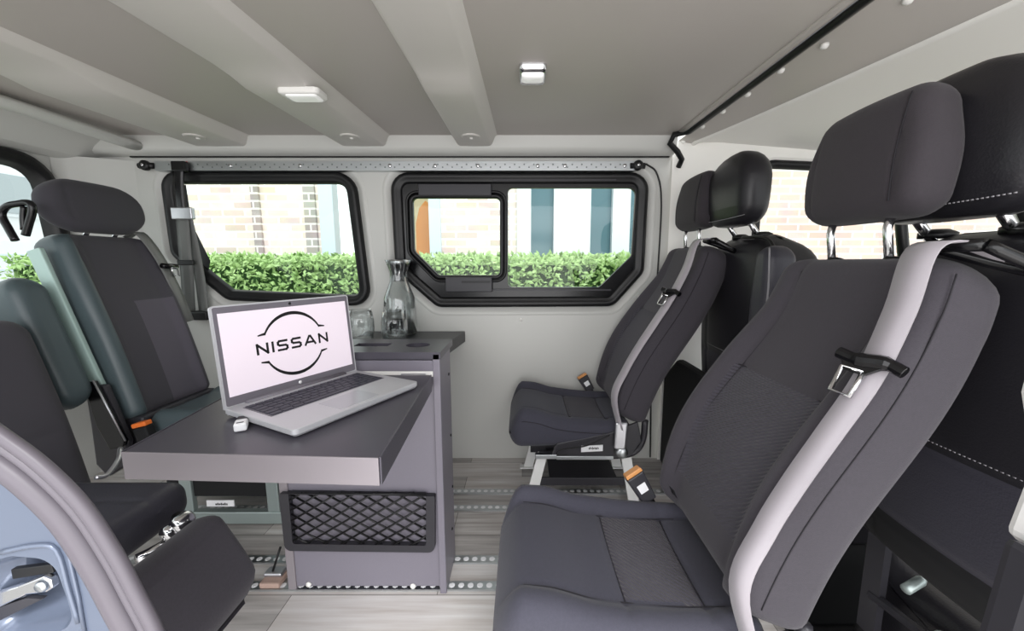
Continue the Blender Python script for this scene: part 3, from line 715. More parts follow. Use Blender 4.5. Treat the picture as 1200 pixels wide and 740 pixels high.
GL = {'N': [[(0, 0), (0, 1), (1, 0), (1, 1)]], 'I': [[(0, 0), (0, 1)]], 'S': [[(.98, 1), (.16, 1), (0, .86), (0, .64), (.16, .52), (.84, .48), (1, .36), (1, .14), (.84, 0), (0, 0)]], 'A': [[(0, 0), (.44, 1), (.56, 1), (1, 0)], [(.2, .27), (.8, .27)]]}
x = -.262; lh = .064
for ch, w in (('N', .066), ('I', .0), ('S', .064), ('S', .064), ('A', .080), ('N', .066)):
    for pl in GL[ch]: stroke([(x + p[0]*w, -lh/2 + p[1]*lh) for p in pl], .0155)
    x += w + .0365
finish('screen_logo', bm, 'ink', scr, False, recalc=False)
# ---- usb stick with adapter at the laptop's left side
u0 = LB(-.004, .30, .006); dd = (-ux*.55 + uy*.83).normalized(); side = Vector((dd.y, -dd.x, 0))
t = thing('usb_stick', u0, 'black and white adapter plugged into the left laptop side', 'adapter')
def bar(bm, a, b, w, z0, z1):
    d = (b-a).normalized(); s = Vector((d.y, -d.x, 0))*w/2
    hexa(bm, [Vector((p.x, p.y, z0)) for p in (a+s, b+s, b-s, a-s)], [Vector((p.x, p.y, z1)) for p in (a+s, b+s, b-s, a-s)])
a = u0 - dd*.004; bm = NB(); bar(bm, a, a + dd*.022, .016, TZ+.001, TZ+.014); finish('plug_shell', bm, 'black', t, False, .002)
bm = NB(); bar(bm, a + dd*.018, a + dd*.042, .018, TZ+.001, TZ+.015); wh = finish('white_body', bm, 'label', t, False, .003)
bm = NB(); bar(bm, a + dd*.036 - side*.0, a + dd*.039, .010, TZ+.0152, TZ+.0156); finish('printed_mark', bm, 'ink', wh, False)

# ================================================================== SEATS FACING BACK (right side of the photo)
def belt_coords():
    bx, bz = .330, .36; tx, tz, yc = .560, .905, .665
    d = Vector((tx - bx, 0, tz - bz)); Lb = d.length; d.normalize(); nf = Vector((-d.z, 0, d.x)); o = Vector((bx, yc, bz)) + nf*.034
    out = []
    for px, py in ((1081, 292), (1047, 360), (1011, 440), (972, 512), (940, 572), (909, 628), (876, 690)):
        p = PP(px, py, o, nf) - o; out.append((p.dot(d)/Lb, p.y))
    return out
BELT = belt_coords()
def rear_facing(yc, label, top_x, top_z, scale_head, hz):
    xf0, xb0, zc = -.048, .385, .345
    t = thing('passenger_seat', (.18, yc, 0), label, 'seat', 'rear facing passenger seats')
    hwc = .165; L = xb0 - xf0
    def ctop(s, w):
        a = abs(w); z = .015*math.cos(PI*min(1, s*1.3)) + (.032 if w > 0 else .014)*sm(.62, .88, a)*(1-.25*s) - .012*sm(.88, 1, a)
        return zc + z - .03*sm(.0, .12, .12-s)*(1) + (.012 if s < .4 else 0)*sm(0, .2, .4-s)
    seams = [lambda s, w: (s - (.215 + .2*w*w), .005, .005), lambda s, w: (s - (.345 + .3*w*w), .006, .006),
             lambda s, w: (abs(w) - .108 - .0*s, .004, .004)]
    pad('seat_cushion', L, lambda s: hwc*(.97 + .05*math.sin(PI*s)), ctop, lambda s, w: .235 + .02*s, ['fabric_c', 'fabric_in'], t,
        lambda s, w, n: Vector((xf0 + s, yc + w, n)), re=.035, rend=.045, rend2=.03, seams=seams,
        insert=lambda s, w: abs(w) < .105 and .215 + .2*w*w < s < .345 + .3*w*w)
    # backrest
    bx, bz = .330, .36
    d = Vector((top_x - bx, 0, top_z - bz)); Lb = d.length; d.normalize(); nf = Vector((-d.z, 0, d.x))
    def hwb(s): return .168 + .006*math.sin(PI*min(1, s*1.2)) - .006*sm(.85, 1, s)
    def btop(s, w):
        a = abs(w); return .018*math.sin(PI*min(1, s*1.25)) + .030*sm(.55, .85, a)*(1 - .75*sm(.6, .95, s)) - .014*sm(.85, 1, a)
    Sx = .58*Lb
    bseams = [lambda s, w: (s - Sx + .35*w*w - .0, .004 if abs(w) < .115 else 0, .004), lambda s, w: (abs(w) - .118 + .02*s/Lb, .0035, .004)]
    def bxf(s, w, n): return Vector((bx, yc + w, bz)) + d*s + nf*(n + .014*math.sin(2*PI*s/Lb))
    pad('backrest', Lb, hwb, btop, lambda s, w: -.104 - .004*math.cos(w*PI/2), ['fabric', 'fabric_in'], t, bxf, re=.034, rend=.03, rend2=.04, seams=bseams,
        insert=lambda s, w: abs(w) < .112 and s < Sx - .35*w*w and s > .08)
    bm = NB()
    def sl(pts, r=.0011): tube(bm, pts, r, 5)
    sl([bxf(s, -hwb(s/Lb) + .004, -.012) + Vector((0, -.0045, 0)) for s in [Lb*(.05 + .9*i/30) for i in range(31)]])
    sl([bxf(Sx - .35*w*w, w, btop((Sx - .35*w*w)/Lb, w/hwb(.58)) - .0036) for w in [-.113 + .226*i/24 for i in range(25)]])
    for sg in (-1, 1): sl([bxf(s, sg*(.118 - .02*s/Lb), btop(s/Lb, (.118 - .02*s/Lb)/hwb(s/Lb)) - .003) for s in [Lb*(.08 + .86*i/40) for i in range(41)]])
    finish('backrest_seam_shade', bm, 'seam', t)
    bm = NB()
    cv = lambda s, w: Vector((xf0 + s, yc + w, ctop(s/L, w/(hwc*(.97 + .05*math.sin(PI*s/L)))) - .004))
    sl([cv(.215 + .2*w*w, w) for w in [-.105 + .21*i/24 for i in range(25)]]); sl([cv(.345 + .3*w*w, w) for w in [-.105 + .21*i/24 for i in range(25)]])
    for sg in (-1, 1): sl([cv(s, sg*.108) + Vector((0, 0, .001)) for s in [.05 + .33*i/30 for i in range(31)]])
    sl([Vector((xf0 + s, yc - hwc*(.97 + .05*math.sin(PI*s/L)) - .0005, ctop(s/L, -.95) - .036)) for s in [.045 + .36*i/30 for i in range(31)]])
    finish('cushion_seam_shade', bm, 'seam', t)
    # headrest
    hd = Vector((.10, 0, 1)).normalized(); hn = Vector((-hd.z, 0, hd.x)); h0 = Vector((top_x + .028, yc + .012, hz)); HL = .195*scale_head
    def hxf(s, w, n): return h0 + hd*s + hn*n + Vector((0, w, 0))
    hr = pad('headrest', HL, lambda s: (.116 - .020*sm(.45, 1, s) - .006*sm(.4, 0, s))*scale_head, lambda s, w: .042*scale_head + .008*math.sin(PI*s) - .010*w*w, lambda s, w: -.046*scale_head + .01*s + .012*w*w, ['fabric_h'], t, hxf, re=.026, rend=.032, ns=26,
             seams=[lambda s, w: (abs(w) - .082, .003, .003)])
    bm = NB(); tube(bm, [hxf(s_, -.080, .0415*scale_head + .008*math.sin(PI*s_/HL) - .0105*.5) for s_ in [HL*(.10 + .80*i/20) for i in range(21)]], .0012, 5); finish('headrest_seam_shade', bm, 'seam', hr)
    for w in (-.052, .062):
        bm = NB(); tube(bm, [h0 + Vector((0, w, .02)), h0 + Vector((-.006, w, -.015)), bxf(Lb - .03, w, -.035)], .0065, 12); finish('headrest_post', bm, 'chrome', t)
        bm = NB(); q = bxf(Lb - .012, w, -.035); lathe(bm, [(.018, 0), (.018, .010), (.010, .014), (0, .014)], q, 16, d); finish('post_collar', bm, 'black', t)
    # seat belt over the near bolster
    def on(s, w, n): return bxf(s*Lb, w, btop(s, w/hwb(s)) + n)
    bw = BELT[0][1]
    bp = [bxf(Lb + .004, bw + .004, -.055), bxf(Lb + .010, bw + .002, -.012)] + [bxf(a*Lb, b - .004*(a < .8), .036 + .006*(a < .7)) for a, b in BELT]
    anchor = Vector((.335, yc - .178, .30))
    bp += [anchor + Vector((.0, -.002, .02))]
    pts = catmull(bp, 6); m = len(pts)
    bm = NB(); ribbon(bm, pts, [.042 - .012*sm(.15, .5, i/m) for i in range(m)], .0022, [Vector((-.5*sm(.12, .5, i/m), .9, .15*sm(.12, .5, i/m))) for i in range(m)]); finish('seat_belt', bm, 'belt', t)
    bm = NB(); q0, q1 = bxf(Lb + .006, bw - .03, -.008), bxf(Lb + .006, bw + .032, -.008); tube(bm, [q0, q1], .012, 10, flat=.7); tube(bm, catmull([q1, bxf(Lb+.002, bw - .012, -.06), bxf(Lb-.002, bw - .045, -.07), q0], 5), .008, 8); finish('belt_guide', bm, 'blackgloss', t)
    # tongue
    tc = bxf(BELT[2][0]*Lb + .018, BELT[2][1], .044); e1 = d; e2 = Vector((-.5, .9, .15)); e1 = (bxf(BELT[1][0]*Lb, BELT[1][1], 0) - bxf(BELT[3][0]*Lb, BELT[3][1], 0)).normalized(); e2 = (e2 - e1*e2.dot(e1)).normalized(); e3 = e1.cross(e2); e3 = -e3 if e3.x > 0 else e3; tc = tc + e3*.010
    bm = NB(); tube(bm, catmull([tc - e2*.036, tc - e2*.015 + e1*.004, tc + e2*.012 - e1*.002, tc + e2*.036], 4), [.008]*4 + [.010]*5 + [.008]*4, 10); 
    prism(bm, [tc + e2*a_ + e1*b_ - e3*.003 for a_, b_ in ((-.020, 0), (.032, 0), (.022, -.020), (-.002, -.020))], e3*.006); tg = finish('belt_tongue', bm, 'blackgloss', t, False, .001)
    bm = NB(); cc = tc + e2*.012 - e1*.034
    lpo = [cc + e2*a_ + e1*b_ for a_, b_ in ((-.012, .018), (.012, .018), (.011, -.018), (-.011, -.018))]; tube(bm, lpo + [lpo[0]], .0036, 8); finish('tongue_plate', bm, 'chrome', tg)
    # belt anchor and side plate with lever
    bm = NB(); hexa(bm, [anchor + Vector(p) for p in ((-.02, -.012, -.05), (.02, -.012, -.05), (.02, .004, -.05), (-.02, .004, -.05))], [anchor + Vector(p) for p in ((-.016, -.008, .045), (.026, -.008, .045), (.026, .006, .045), (-.016, .006, .045))]); finish('belt_anchor', bm, 'alu', t, False, .006)
    bm = NB(); lathe(bm, [(.022, .004), (.022, -.010), (.014, -.016), (0, -.016)], anchor + Vector((.008, .004, -.065)), 18, Vector((0, 1, 0))); finish('anchor_bolt', bm, 'steel', t)
    bm = NB(); prism(bm, [(.12, yc-.168, .262), (.30, yc-.168, .30), (.40, yc-.168, .34), (.415, yc-.168, .27), (.38, yc-.168, .215), (.10, yc-.168, .215)], (0, .012, 0)); finish('side_plate', bm, 'dark', t, False, .003)
    for sg in (-1, 1):
        bm = NB(); y = yc + sg*.150; tube(bm, catmull([(.06, y, .215), (.16, y, .208), (.34, y, .208), (.40, y, .225), (.425, y, .27), (.43, y, .34)], 5), .011, 10); finish('seat_frame', bm, 'alu' if sg > 0 else 'dark', t)
    bm = NB(); prism(bm, [(.045, yc-.172, .206), (.12, yc-.172, .206), (.12, yc-.172, .222), (.045, yc-.172, .222)], (0, .02, 0)); prism(bm, [(.12, yc-.166, .200), (.32, yc-.166, .200), (.32, yc-.166, .214), (.12, yc-.166, .214)], (0, .02, 0)); finish('base_bar', bm, 'steel', t, False, .002)
    bm = NB(); a = Vector((.205, yc-.1715, .232)); prism(bm, [a, a + Vector((.075, 0, .004)), a + Vector((.075, 0, .026)), a + Vector((0, 0, .022))], (0, .004, 0)); sl_ = finish('white_label', bm, 'label', t, False); sl_['label'] = 'small white printed sticker'
    bm = NB()
    for i in range(9): box(bm, (a.x + .026 + i*.004, a.y-.0006, a.z + .010 + (i % 3)*.001), (a.x + .0285 + i*.004, a.y, a.z + .017 + (i % 2)*.002))
    finish('printed_text', bm, 'ink', sl_, False)
    bm = NB(); tube(bm, catmull([(.30, yc-.182, .30), (.22, yc-.184, .262), (.14, yc-.182, .248), (.12, yc-.182, .232), (.16, yc-.182, .226)], 6), .0022, 6); finish('release_cord', bm, 'black', t)
    for sg in (-1, 1):
        y = yc + sg*.13
        for xt, xb_ in ((.075, .025), (.37, .41)):
            bm = NB(); hexa(bm, [(xb_-.02, y-.006, .006), (xb_+.02, y-.006, .006), (xb_+.02, y+.006, .006), (xb_-.02, y+.006, .006)], [(xt-.018, y-.006, .212), (xt+.018, y-.006, .212), (xt+.018, y+.006, .212), (xt-.018, y+.006, .212)])
            box(bm, (xb_-.035, y-.016, .006), (xb_+.035, y+.016, .012)); finish('leg', bm, 'white', t, False, .002)
    bm = NB(); box(bm, (.10, yc-.125, .085), (.35, yc+.125, .10)); box(bm, (.035, yc-.128, .08), (.40, yc-.118, .11)); box(bm, (.035, yc+.118, .08), (.40, yc+.128, .11)); finish('under_tray', bm, 'dark', t, False, .002)
    # buckle on the far side
    b0 = Vector((.30, yc + .155, .33)); b1 = b0 + Vector((-.045, .012, .075)); bd = (b1-b0).normalized()
    bm = NB(); ribbon(bm, [b0 - bd*.03, b0, b0 + bd*.03], .022, .006, Vector((1, 0, .5))); finish('buckle_stalk', bm, 'black', t)
    fw = (Vector((0, -1, .35)) - bd*Vector((0, -1, .35)).dot(bd)).normalized(); sdv = bd.cross(fw)
    def bkl(bm, q, l0, l1, w0, w1, t_, off=0):
        hexa(bm, [q + bd*l0 + sdv*a_*w0 + fw*(b_*t_+off) for a_, b_ in ((-1, -1), (1, -1), (1, 1), (-1, 1))], [q + bd*l1 + sdv*a_*w1 + fw*(b_*t_+off) for a_, b_ in ((-1, -1), (1, -1), (1, 1), (-1, 1))])
    bm = NB(); bkl(bm, b0, .015, .082, .017, .022, .012); bk = finish('buckle', bm, 'dark', t, False, .003)
    bm = NB(); bkl(bm, b0, .0825, .092, .0215, .020, .0115); finish('release_button', bm, 'amber', bk, False, .002)
    bm = NB(); bkl(bm, b0, .040, .060, .010, .011, .0006, .0126); finish('printed_label', bm, 'label', bk, False)
    bm = NB(); q = bxf(.045, .05, .032); prism(bm, [q + Vector(p) for p in ((0, 0, 0), (-.003, .016, 0), (-.010, .016, .016), (-.007, 0, .016))], nf*.002); ft = finish('fabric_tag', bm, 'ink', t, False)
    bm = NB(); prism(bm, [q + nf*.0022 + Vector(p) for p in ((-.001, .003, .003), (-.002, .006, .003), (-.006, .006, .013), (-.005, .003, .013))], nf*.0004); finish('printed_mark', bm, 'label', ft, False)
    return t
rear_facing(.665, 'large grey fabric rear facing seat with pale belt, nearest the camera', .560, .905, 1.0, .955)
rear_facing(1.43, 'grey fabric rear facing seat standing by the far wall on white legs', .605, .955, 1.0, 1.005)

# ================================================================== FRONT SEATS
def front_seat(yc, label, arm, hoff=0, up=0, hdz=0):
    t = thing('front_seat', (.95, yc, -.22), label, 'seat', 'black leather cab seats')
    # backrest seen from behind: s upward, n towards the rear (-x)
    o = Vector((.765, yc, .33)); top = Vector((.745, yc, .935 + up)); d = (top - o); L = d.length; d.normalize(); nb = Vector((-d.z, 0, d.x))
    def xf(s, w, n): return o + d*s + nb*n + Vector((0, w, 0))
    pad('backrest', L, lambda s: .205 + .02*math.sin(PI*s) - .05*sm(.78, 1, s), lambda s, w: .075 + .012*math.sin(PI*s) - .02*w*w, lambda s, w: -.06 - .03*sm(.5, .9, abs(w)), ['leather', 'leather2', 'darkmat'], t, xf, re=.045, rend=.04, rend2=.07,
        seams=[lambda s, w: (abs(w) - .135, .004, .005), lambda s, w: (s - .25, .006, .006), lambda s, w: (s - .085, .006, .006)], insert=lambda s, w: 2 if s < .085 else s < .25)
    bm = NB()
    for i in range(40):
        w = -.13 + .26*i/40; a, b = xf(.268, w, .0865 - .02*(w/.21)**2), xf(.268, w + .0038, .0865 - .02*(w/.21)**2); tube(bm, [a, b], .0011, 5)
    finish('stitching', bm, 'stitch', t)
    h0 = Vector((.672, yc + hoff, .988 + hdz)); hd = Vector((.02, 0, 1)).normalized(); hn = Vector((-1, 0, .02)).normalized()
    def hxf(s, w, n): return h0 + hd*s + hn*n + Vector((0, w, 0))
    HL = .222
    pad('headrest', HL, lambda s: .078 + (.052 if hoff == 0 else .066)*math.sqrt(max(0, math.sin(PI*(.12 + .80*s)))), lambda s, w: .042 + .012*math.sin(PI*s) - .012*w*w, lambda s, w: -.05 + .01*w*w, ['leather'], t, hxf, re=.040, rend=.05, rend2=.085, kn=.42, ns=30,
        seams=[lambda s, w: (s - .035 - .3*w*w, .003, .003)])
    bm = NB()
    for i in range(44):
        w = -.118 + .236*i/44; z_ = lambda w: .018 + .3*w*w; n_ = lambda w: .0445 - .012*(w/.13)**2
        tube(bm, [hxf(z_(w), w, n_(w)), hxf(z_(w + .003), w + .003, n_(w + .003))], .0011, 5)
    finish('headrest_stitching', bm, 'stitch', t)
    bm = NB(); tube(bm, catmull([xf(L*.45, -.222, .045), xf(L*.7, -.222, .05), xf(L*.86, -.20, .055), xf(L*.95, -.165, .05), xf(L*.985, -.11, .045), xf(L*.995, .0, .042)], 8), .0045, 8); finish('piping', bm, 'black', t)
    for w in (-.06, .06):
        bm = NB(); tube(bm, [h0 + Vector((0, w, .03)), Vector((.735, yc + w + hoff, .91 + up))], .008, 12); finish('headrest_post', bm, 'chrome', t)
        bm = NB(); lathe(bm, [(.026, 0), (.026, .010), (.014, .016), (0, .016)], Vector((.732, yc + w + hoff, .928 + up)), 18); finish('post_collar', bm, 'black', t)
    pad('seat_cushion', .50, lambda s: .24, lambda s, w: .24 + .03*sm(.6, .9, abs(w)), lambda s, w: .06, ['leather'], t, lambda s, w, n: Vector((.78 + s, yc + w, n)), ns=16)
    bm = NB(); box(bm, (.76, yc-.22, -.22), (1.2, yc+.22, .08)); finish('seat_base', bm, 'darkmat', t, False, .02)
    bm = NB(); tube(bm, catmull([(.74, yc-.2, .02), (.735, yc-.05, .03), (.735, yc+.12, .03), (.74, yc+.2, .05)], 5), .008, 8); finish('adjust_lever', bm, 'dark', t)
    for k, (y, z, r) in enumerate(((-.10, .20, .012), (-.04, .26, .010), (.03, .22, .014), (.08, .29, .009))):
        bm = NB(); lathe(bm, [(0, -.03), (r, -.03), (r, .01), (r*.6, .02), (0, .02)], Vector((.74, yc + y, z)), 12, Vector((1, .3, .2)))
        finish('adjuster_bolt', bm, 'teal_metal', t)
    bm = NB(); box(bm, (.745, yc-.19, .09), (.76, yc-.15, .34)); box(bm, (.745, yc+.15, .09), (.76, yc+.19, .34)); tube(bm, [Vector((.75, yc-.17, .24)), Vector((.75, yc+.17, .18))], .01, 8); finish('slide_frame', bm, 'dark', t, False)
    if arm:
        o2 = Vector((.655, yc - .235, .66)); d2 = Vector((.03, 0, 1)).normalized(); n2 = Vector((-1, 0, .03)).normalized()
        pad('armrest', .27, lambda s: .034 + .006*math.sin(PI*s), lambda s, w: .04, lambda s, w: -.04, ['leather2'], t, lambda s, w, n: o2 + d2*s + n2*n + Vector((0, w, 0)), re=.025, rend=.035, ns=16)
        bm = NB(); tube(bm, catmull([o2 + d2*.02 + n2*.036 + Vector((0, -.034, 0)), o2 + d2*.14 + n2*.036 + Vector((0, -.042, 0)), o2 + d2*.25 + n2*.034 + Vector((0, -.026, 0)), o2 + d2*.262 + n2*.02 + Vector((0, 0, 0))], 6), .0022, 6); finish('piping', bm, 'stitch', t)
    return t
front_seat(.565, 'big black leather front seat behind the nearest grey seat', False, .065, 0, -.035)
front_seat(1.25, 'black leather front seat with folded armrest, further from the camera', True, 0, .035, .012)
# dark centre trim under the cab seats
bm = NB(); prism(bm, [(.615, 1.02, .0005), (.615, 1.625, .0005), (.615, 1.625, .40), (.615, 1.50, .50), (.615, 1.2, .50), (.615, 1.02, .34)], (.045, 0, 0)); tag(finish('battery_cover', bm, 'darkmat', None, False, .015), 'black moulded cover at the foot of the further front seat', 'cover')
# near pillar trim on the right edge
bm = NB(); lp = [P(x, y, .30) for x, y in ((1206, 400), (1191, 459), (1197, 500), (1203, 530), (1198, 560), (1174, 622), (1202, 642), (1260, 680), (1260, 400))]; prism(bm, lp, (0, -.03, 0)); struct(finish('trim_12', bm, 'handle', None, False, .006))
bm = NB(); lp = [P(1174, 622, .29), P(1250, 668, .29), P(1250, 800, .29), P(1122, 800, .29), P(1148, 712, .29)]; prism(bm, lp, (0, -.03, 0)); struct(finish('trim_13', bm, 'dark', None, False, .008))

# ================================================================== REAR SEATS (left side of the photo)
def rear_seat_far():
    yc = 1.325; hw = .155
    t = thing('rear_seat', (-1.1, yc, 0), 'reclined grey rear seat behind the laptop, beside the far window', 'seat', 'rear bench seats')
    bx, bz = -1.235, .385; top = Vector((-1.412, 0, .985)); d = Vector((top.x - bx, 0, top.z - bz)); L = d.length; d.normalize(); nf = Vector((d.z, 0, -d.x))
    def xf(s, w, n): return Vector((bx, yc + w, bz)) + d*s + nf*n
    Sx = .62*L
    pad('backrest', L, lambda s: hw*(1 - .06*sm(.6, 1, s)), lambda s, w: .012*math.sin(PI*s) + .012*sm(.55, .85, abs(w)) - .012*sm(.85, 1, abs(w)), lambda s, w: -.10, ['fabric_l', 'fabric_l2', 'teal'], t, xf, re=.03, rend=.03, rend2=.04, left=2,
        seams=[lambda s, w: (s - Sx - .02*w/.1, .004 if -.02 < w < .11 else 0, .004), lambda s, w: (w + .112, .004, .004)],
        insert=lambda s, w: 2 if w < -.116 else (1 if (s < Sx and w > -.01) else 0))
    h0 = Vector((-1.412, yc, .985)); hd = Vector((-.18, 0, 1)).normalized(); hn = Vector((1, 0, .18)).normalized()
    pad('headrest', .165, lambda s: .120 + .034*math.sin(PI*s), lambda s, w: .035 - .012*w*w, lambda s, w: -.045, ['fabric_l'], t, lambda s, w, n: h0 + hd*s + hn*n + Vector((0, w, 0)), re=.036, rend=.055, kn=.55, ns=20, seams=[lambda s, w: (w + .105, .003, .003)])
    for w in (-.04, .05):
        bm = NB(); tube(bm, [h0 + Vector((0, w, .03)), xf(L - .02, w, -.04)], .007, 12); finish('headrest_post', bm, 'chrome', t)
    # metal side frame on the near side
    bm = NB(); a, b = xf(L - .05, -hw - .012, -.035), xf(.06, -hw - .012, -.035)
    hexa(bm, [a + nf*.012, a - nf*.03, b - nf*.03, b + nf*.012], [p - Vector((0, .014, 0)) for p in (a + nf*.012, a - nf*.03, b - nf*.03, b + nf*.012)]); finish('side_frame', bm, mat('pale_teal_metal', (172, 196, 190), .4, .2), t, False, .003)
    # folded armrest pad next to the frame
    y2 = yc - hw - .085
    pad('armrest', .40, lambda s: .045, lambda s, w: .0, lambda s, w: -.10, ['teal'], t, lambda s, w, n: Vector((bx - .035, y2 + w, bz + .09)) + d*s + nf*(n - .01), re=.03, rend=.05, ns=16, seams=[lambda s, w: (s - .14, .004, .004)])
    # hinge plate
    q = [(96, 449), (110, 447), (147, 517), (145, 524), (128, 528), (112, 500)]; bm = NB(); prism(bm, [P(x, y, 1.12) for x, y in q], (0, .012, 0)); hp = finish('hinge_plate', bm, 'blackgloss', t, False, .004)
    bm = NB(); prism(bm, [P(x, y, 1.135) for x, y in ((98, 452), (122, 452), (150, 518), (146, 548), (126, 560), (112, 545), (106, 500))], (0, .02, 0)); finish('hinge_cover', bm, 'dark', hp, False, .006)
    bm = NB(); tube(bm, [P(109, 446, 1.117), P(147, 517, 1.117)], .0028, 6); finish('plate_edge', bm, 'alu', hp)
    bm = NB(); lathe(bm, [(.006, 0), (.006, -.003), (0, -.004)], P(104, 459, 1.12), 10, Vector((0, 1, 0))); finish('plate_screw', bm, 'alu', hp)
    # cushion
    pad('seat_cushion', .42, lambda s: hw, lambda s, w: .40 + .015*sm(.5, .9, abs(w)), lambda s, w: .28, ['teal'], t, lambda s, w, n: Vector((-.80 - s, yc + w, n)), re=.035, rend=.05, ns=20)
    # buckle
    b0 = P(172, 512, 1.14); b1 = P(164, 492, 1.14); bd = (b1 - b0).normalized(); sd = Vector((bd.z, 0, -bd.x))
    def bk(bm, l0, l1, w, th): hexa(bm, [b0 + bd*l0 + sd*a_*w + Vector((0, b_*th, 0)) for a_, b_ in ((-1, -1), (1, -1), (1, 1), (-1, 1))], [b0 + bd*l1 + sd*a_*w + Vector((0, b_*th, 0)) for a_, b_ in ((-1, -1), (1, -1), (1, 1), (-1, 1))])
    bm = NB(); bk(bm, -.02, .035, .022, .014); bo = finish('buckle', bm, 'darkmat', t, False, .004)
    bm = NB(); bk(bm, .036, .050, .023, .012); finish('release_button', bm, 'orange', bo, False, .003)
    # belt on the far edge with chrome tongue
    bp = [xf(L, .10, -.03), xf(L + .004, .11, .012), xf(L*.86, .135, .022), xf(L*.66, .152, .02), xf(L*.45, .165, .01)]
    pts = catmull(bp, 5); bm = NB(); ribbon(bm, pts, .04, .002, Vector((0, 1, .1))); finish('seat_belt', bm, 'beltdark', t)
    tc = xf(L*.80, .150, .034); bm = NB(); tube(bm, [tc - Vector((0, .03, 0)), tc + Vector((0, .03, -.004))], .010, 8); tg = finish('belt_tongue', bm, 'blackgloss', t)
    lpo = [tc + Vector((.005, a_, b_)) for a_, b_ in ((.0, -.006), (.026, -.008), (.030, -.040), (.008, -.040))]; bm = NB(); tube(bm, lpo + [lpo[0]], .0035, 8); finish('tongue_plate', bm, 'chrome', tg)
    bm = NB(); box(bm, (-1.36, yc-.15, .27), (-1.215, yc+.15, .395)); finish('recliner_housing', bm, 'dark', t, False, .01)
    # base with rails
    for sg in (-1, 1):
        bm = NB(); y = yc + sg*.12; box(bm, (-1.2, y-.012, .0065), (-.72, y+.012, .05)); box(bm, (-1.15, y-.01, .05), (-1.11, y+.01, .29)); box(bm, (-.86, y-.01, .05), (-.82, y+.01, .29)); finish('leg_frame', bm, 'teal_metal', t, False, .003)
    bm = NB(); box(bm, (-1.2, yc-.12, .10), (-.78, yc+.12, .16)); finish('under_frame', bm, 'darkmat', t, False, .004)
    bm = NB(); a, b = P(245, 592, 1.195), P(276, 585, 1.195); box(bm, (a.x, 1.186, a.z), (b.x, 1.19, b.z)); sl_ = finish('white_label', bm, 'label', t, False)
    bm = NB()
    for i in range(7): box(bm, (a.x + .03 + i*.006, 1.1853, a.z + .005), (a.x + .034 + i*.006, 1.186, a.z + .011 + (i % 2)*.002))
    finish('printed_text', bm, 'ink', sl_, False)
    return t
rear_seat_far()
def rear_seat_near():
    yc = .70
    t = thing('rear_seat', (-1.0, yc, 0), 'dark rear seat with thin cushion beside the door pillar', 'seat', 'rear bench seats')
    bx, bz = -1.225, .17; d = Vector((-.22, 0, 1)).normalized(); nf = Vector((d.z, 0, -d.x)); L = .585
    pad('backrest', L, lambda s: .205, lambda s, w: .03 + .012*math.sin(PI*s), lambda s, w: -.08, ['fabric_l'], t, lambda s, w, n: Vector((bx, .825 + w, bz)) + d*s + nf*n, re=.05, rend=.05, rend2=.05,
        seams=[lambda s, w: (s - .27 + .03*w, .006, .006), lambda s, w: (s - .30 + .03*w, .004, .005), lambda s, w: (s - .12 - .3*(w-.1)**2, .004, .006)])
    pad('seat_cushion', .36, lambda s: .15, lambda s, w: .375, lambda s, w: .285 + .02*s, ['leather2'], t, lambda s, w, n: Vector((-.785 - s, .70 + w, n + .006)), re=.03, rend=.03, ns=20, seams=[lambda s, w: (w - .06, .003, .004)])
    # fold-down front pad
    a, b = PX(268, 611, -.655), Vector((-.55, .74, .20)); o = Vector((-.665, .60, .365)); dd = Vector((.46, 0, -.89)).normalized(); nn = Vector((.89, 0, .46)).normalized()
    pad('front_pad', .20, lambda s: .155, lambda s, w: .02 + .004*math.sin(PI*s), lambda s, w: -.05, ['fabric'], t, lambda s, w, n: o + dd*s + nn*n + Vector((0, w, 0)), re=.02, rend=.03, rend2=.05, ns=20, seams=[lambda s, w: (s - .03, .003, .003)])
    # chrome fold mechanism between cushion and pad
    c1 = P(202, 622, .74); c2 = P(214, 612, .74); c3 = P(205, 632, .74)
    bm = NB()
    for c, r in ((c1, .016), (c2, .018), (c3, .012)): lathe(bm, [(0, -.018), (r*.7, -.018), (r, -.012), (r, .012), (r*.7, .018), (0, .018)], c, 16, Vector((.3, 1, .1)))
    tube(bm, [c3, P(176, 648, .72), P(160, 656, .7)], .010, 10); finish('fold_mechanism', bm, 'chrome', t)
    bm = NB(); tube(bm, [P(208, 606, .78), P(222, 622, .745), P(214, 634, .73)], .012, 10); finish('mechanism_arm', bm, 'black', t)
    for sg in (-1, 1):
        bm = NB(); y = .69 + sg*.11; box(bm, (-1.1, y-.012, 0.0), (-.84, y+.012, .04)); box(bm, (-.98, y-.01, .04), (-.94, y+.01, .29)); finish('leg_frame', bm, 'steel', t, False, .003)
    bm = NB(); tube(bm, catmull([P(112, 560, .80), P(125, 557, .82), P(138, 540, .86), P(141, 526, .9)], 5), .005, 8); finish('piping', bm, 'alu', t)
    return t
rear_seat_near()
# loose bracket on the floor left of the cabinet, with stay
t = thing('floor_bracket', PZ(325, 690, 0), 'small beige floor bracket with black stay left of the cabinet', 'bracket')
bm = NB(); a = PZ(322, 686, 0); box(bm, (a.x-.03, a.y-.02, .006), (a.x+.025, a.y+.03, .022)); finish('bracket_foot', bm, 'brown', t, False, .004)
bm = NB(); box(bm, (a.x-.03, a.y-.0, .022), (a.x+.02, a.y+.03, .034)); finish('bracket_lever', bm, 'alu', t, False, .004)
bm = NB(); tube(bm, [Vector((a.x-.01, a.y+.01, .03)), Vector((a.x+.012, a.y+.02, .10))], .003, 6); finish('stay', bm, 'black', t)

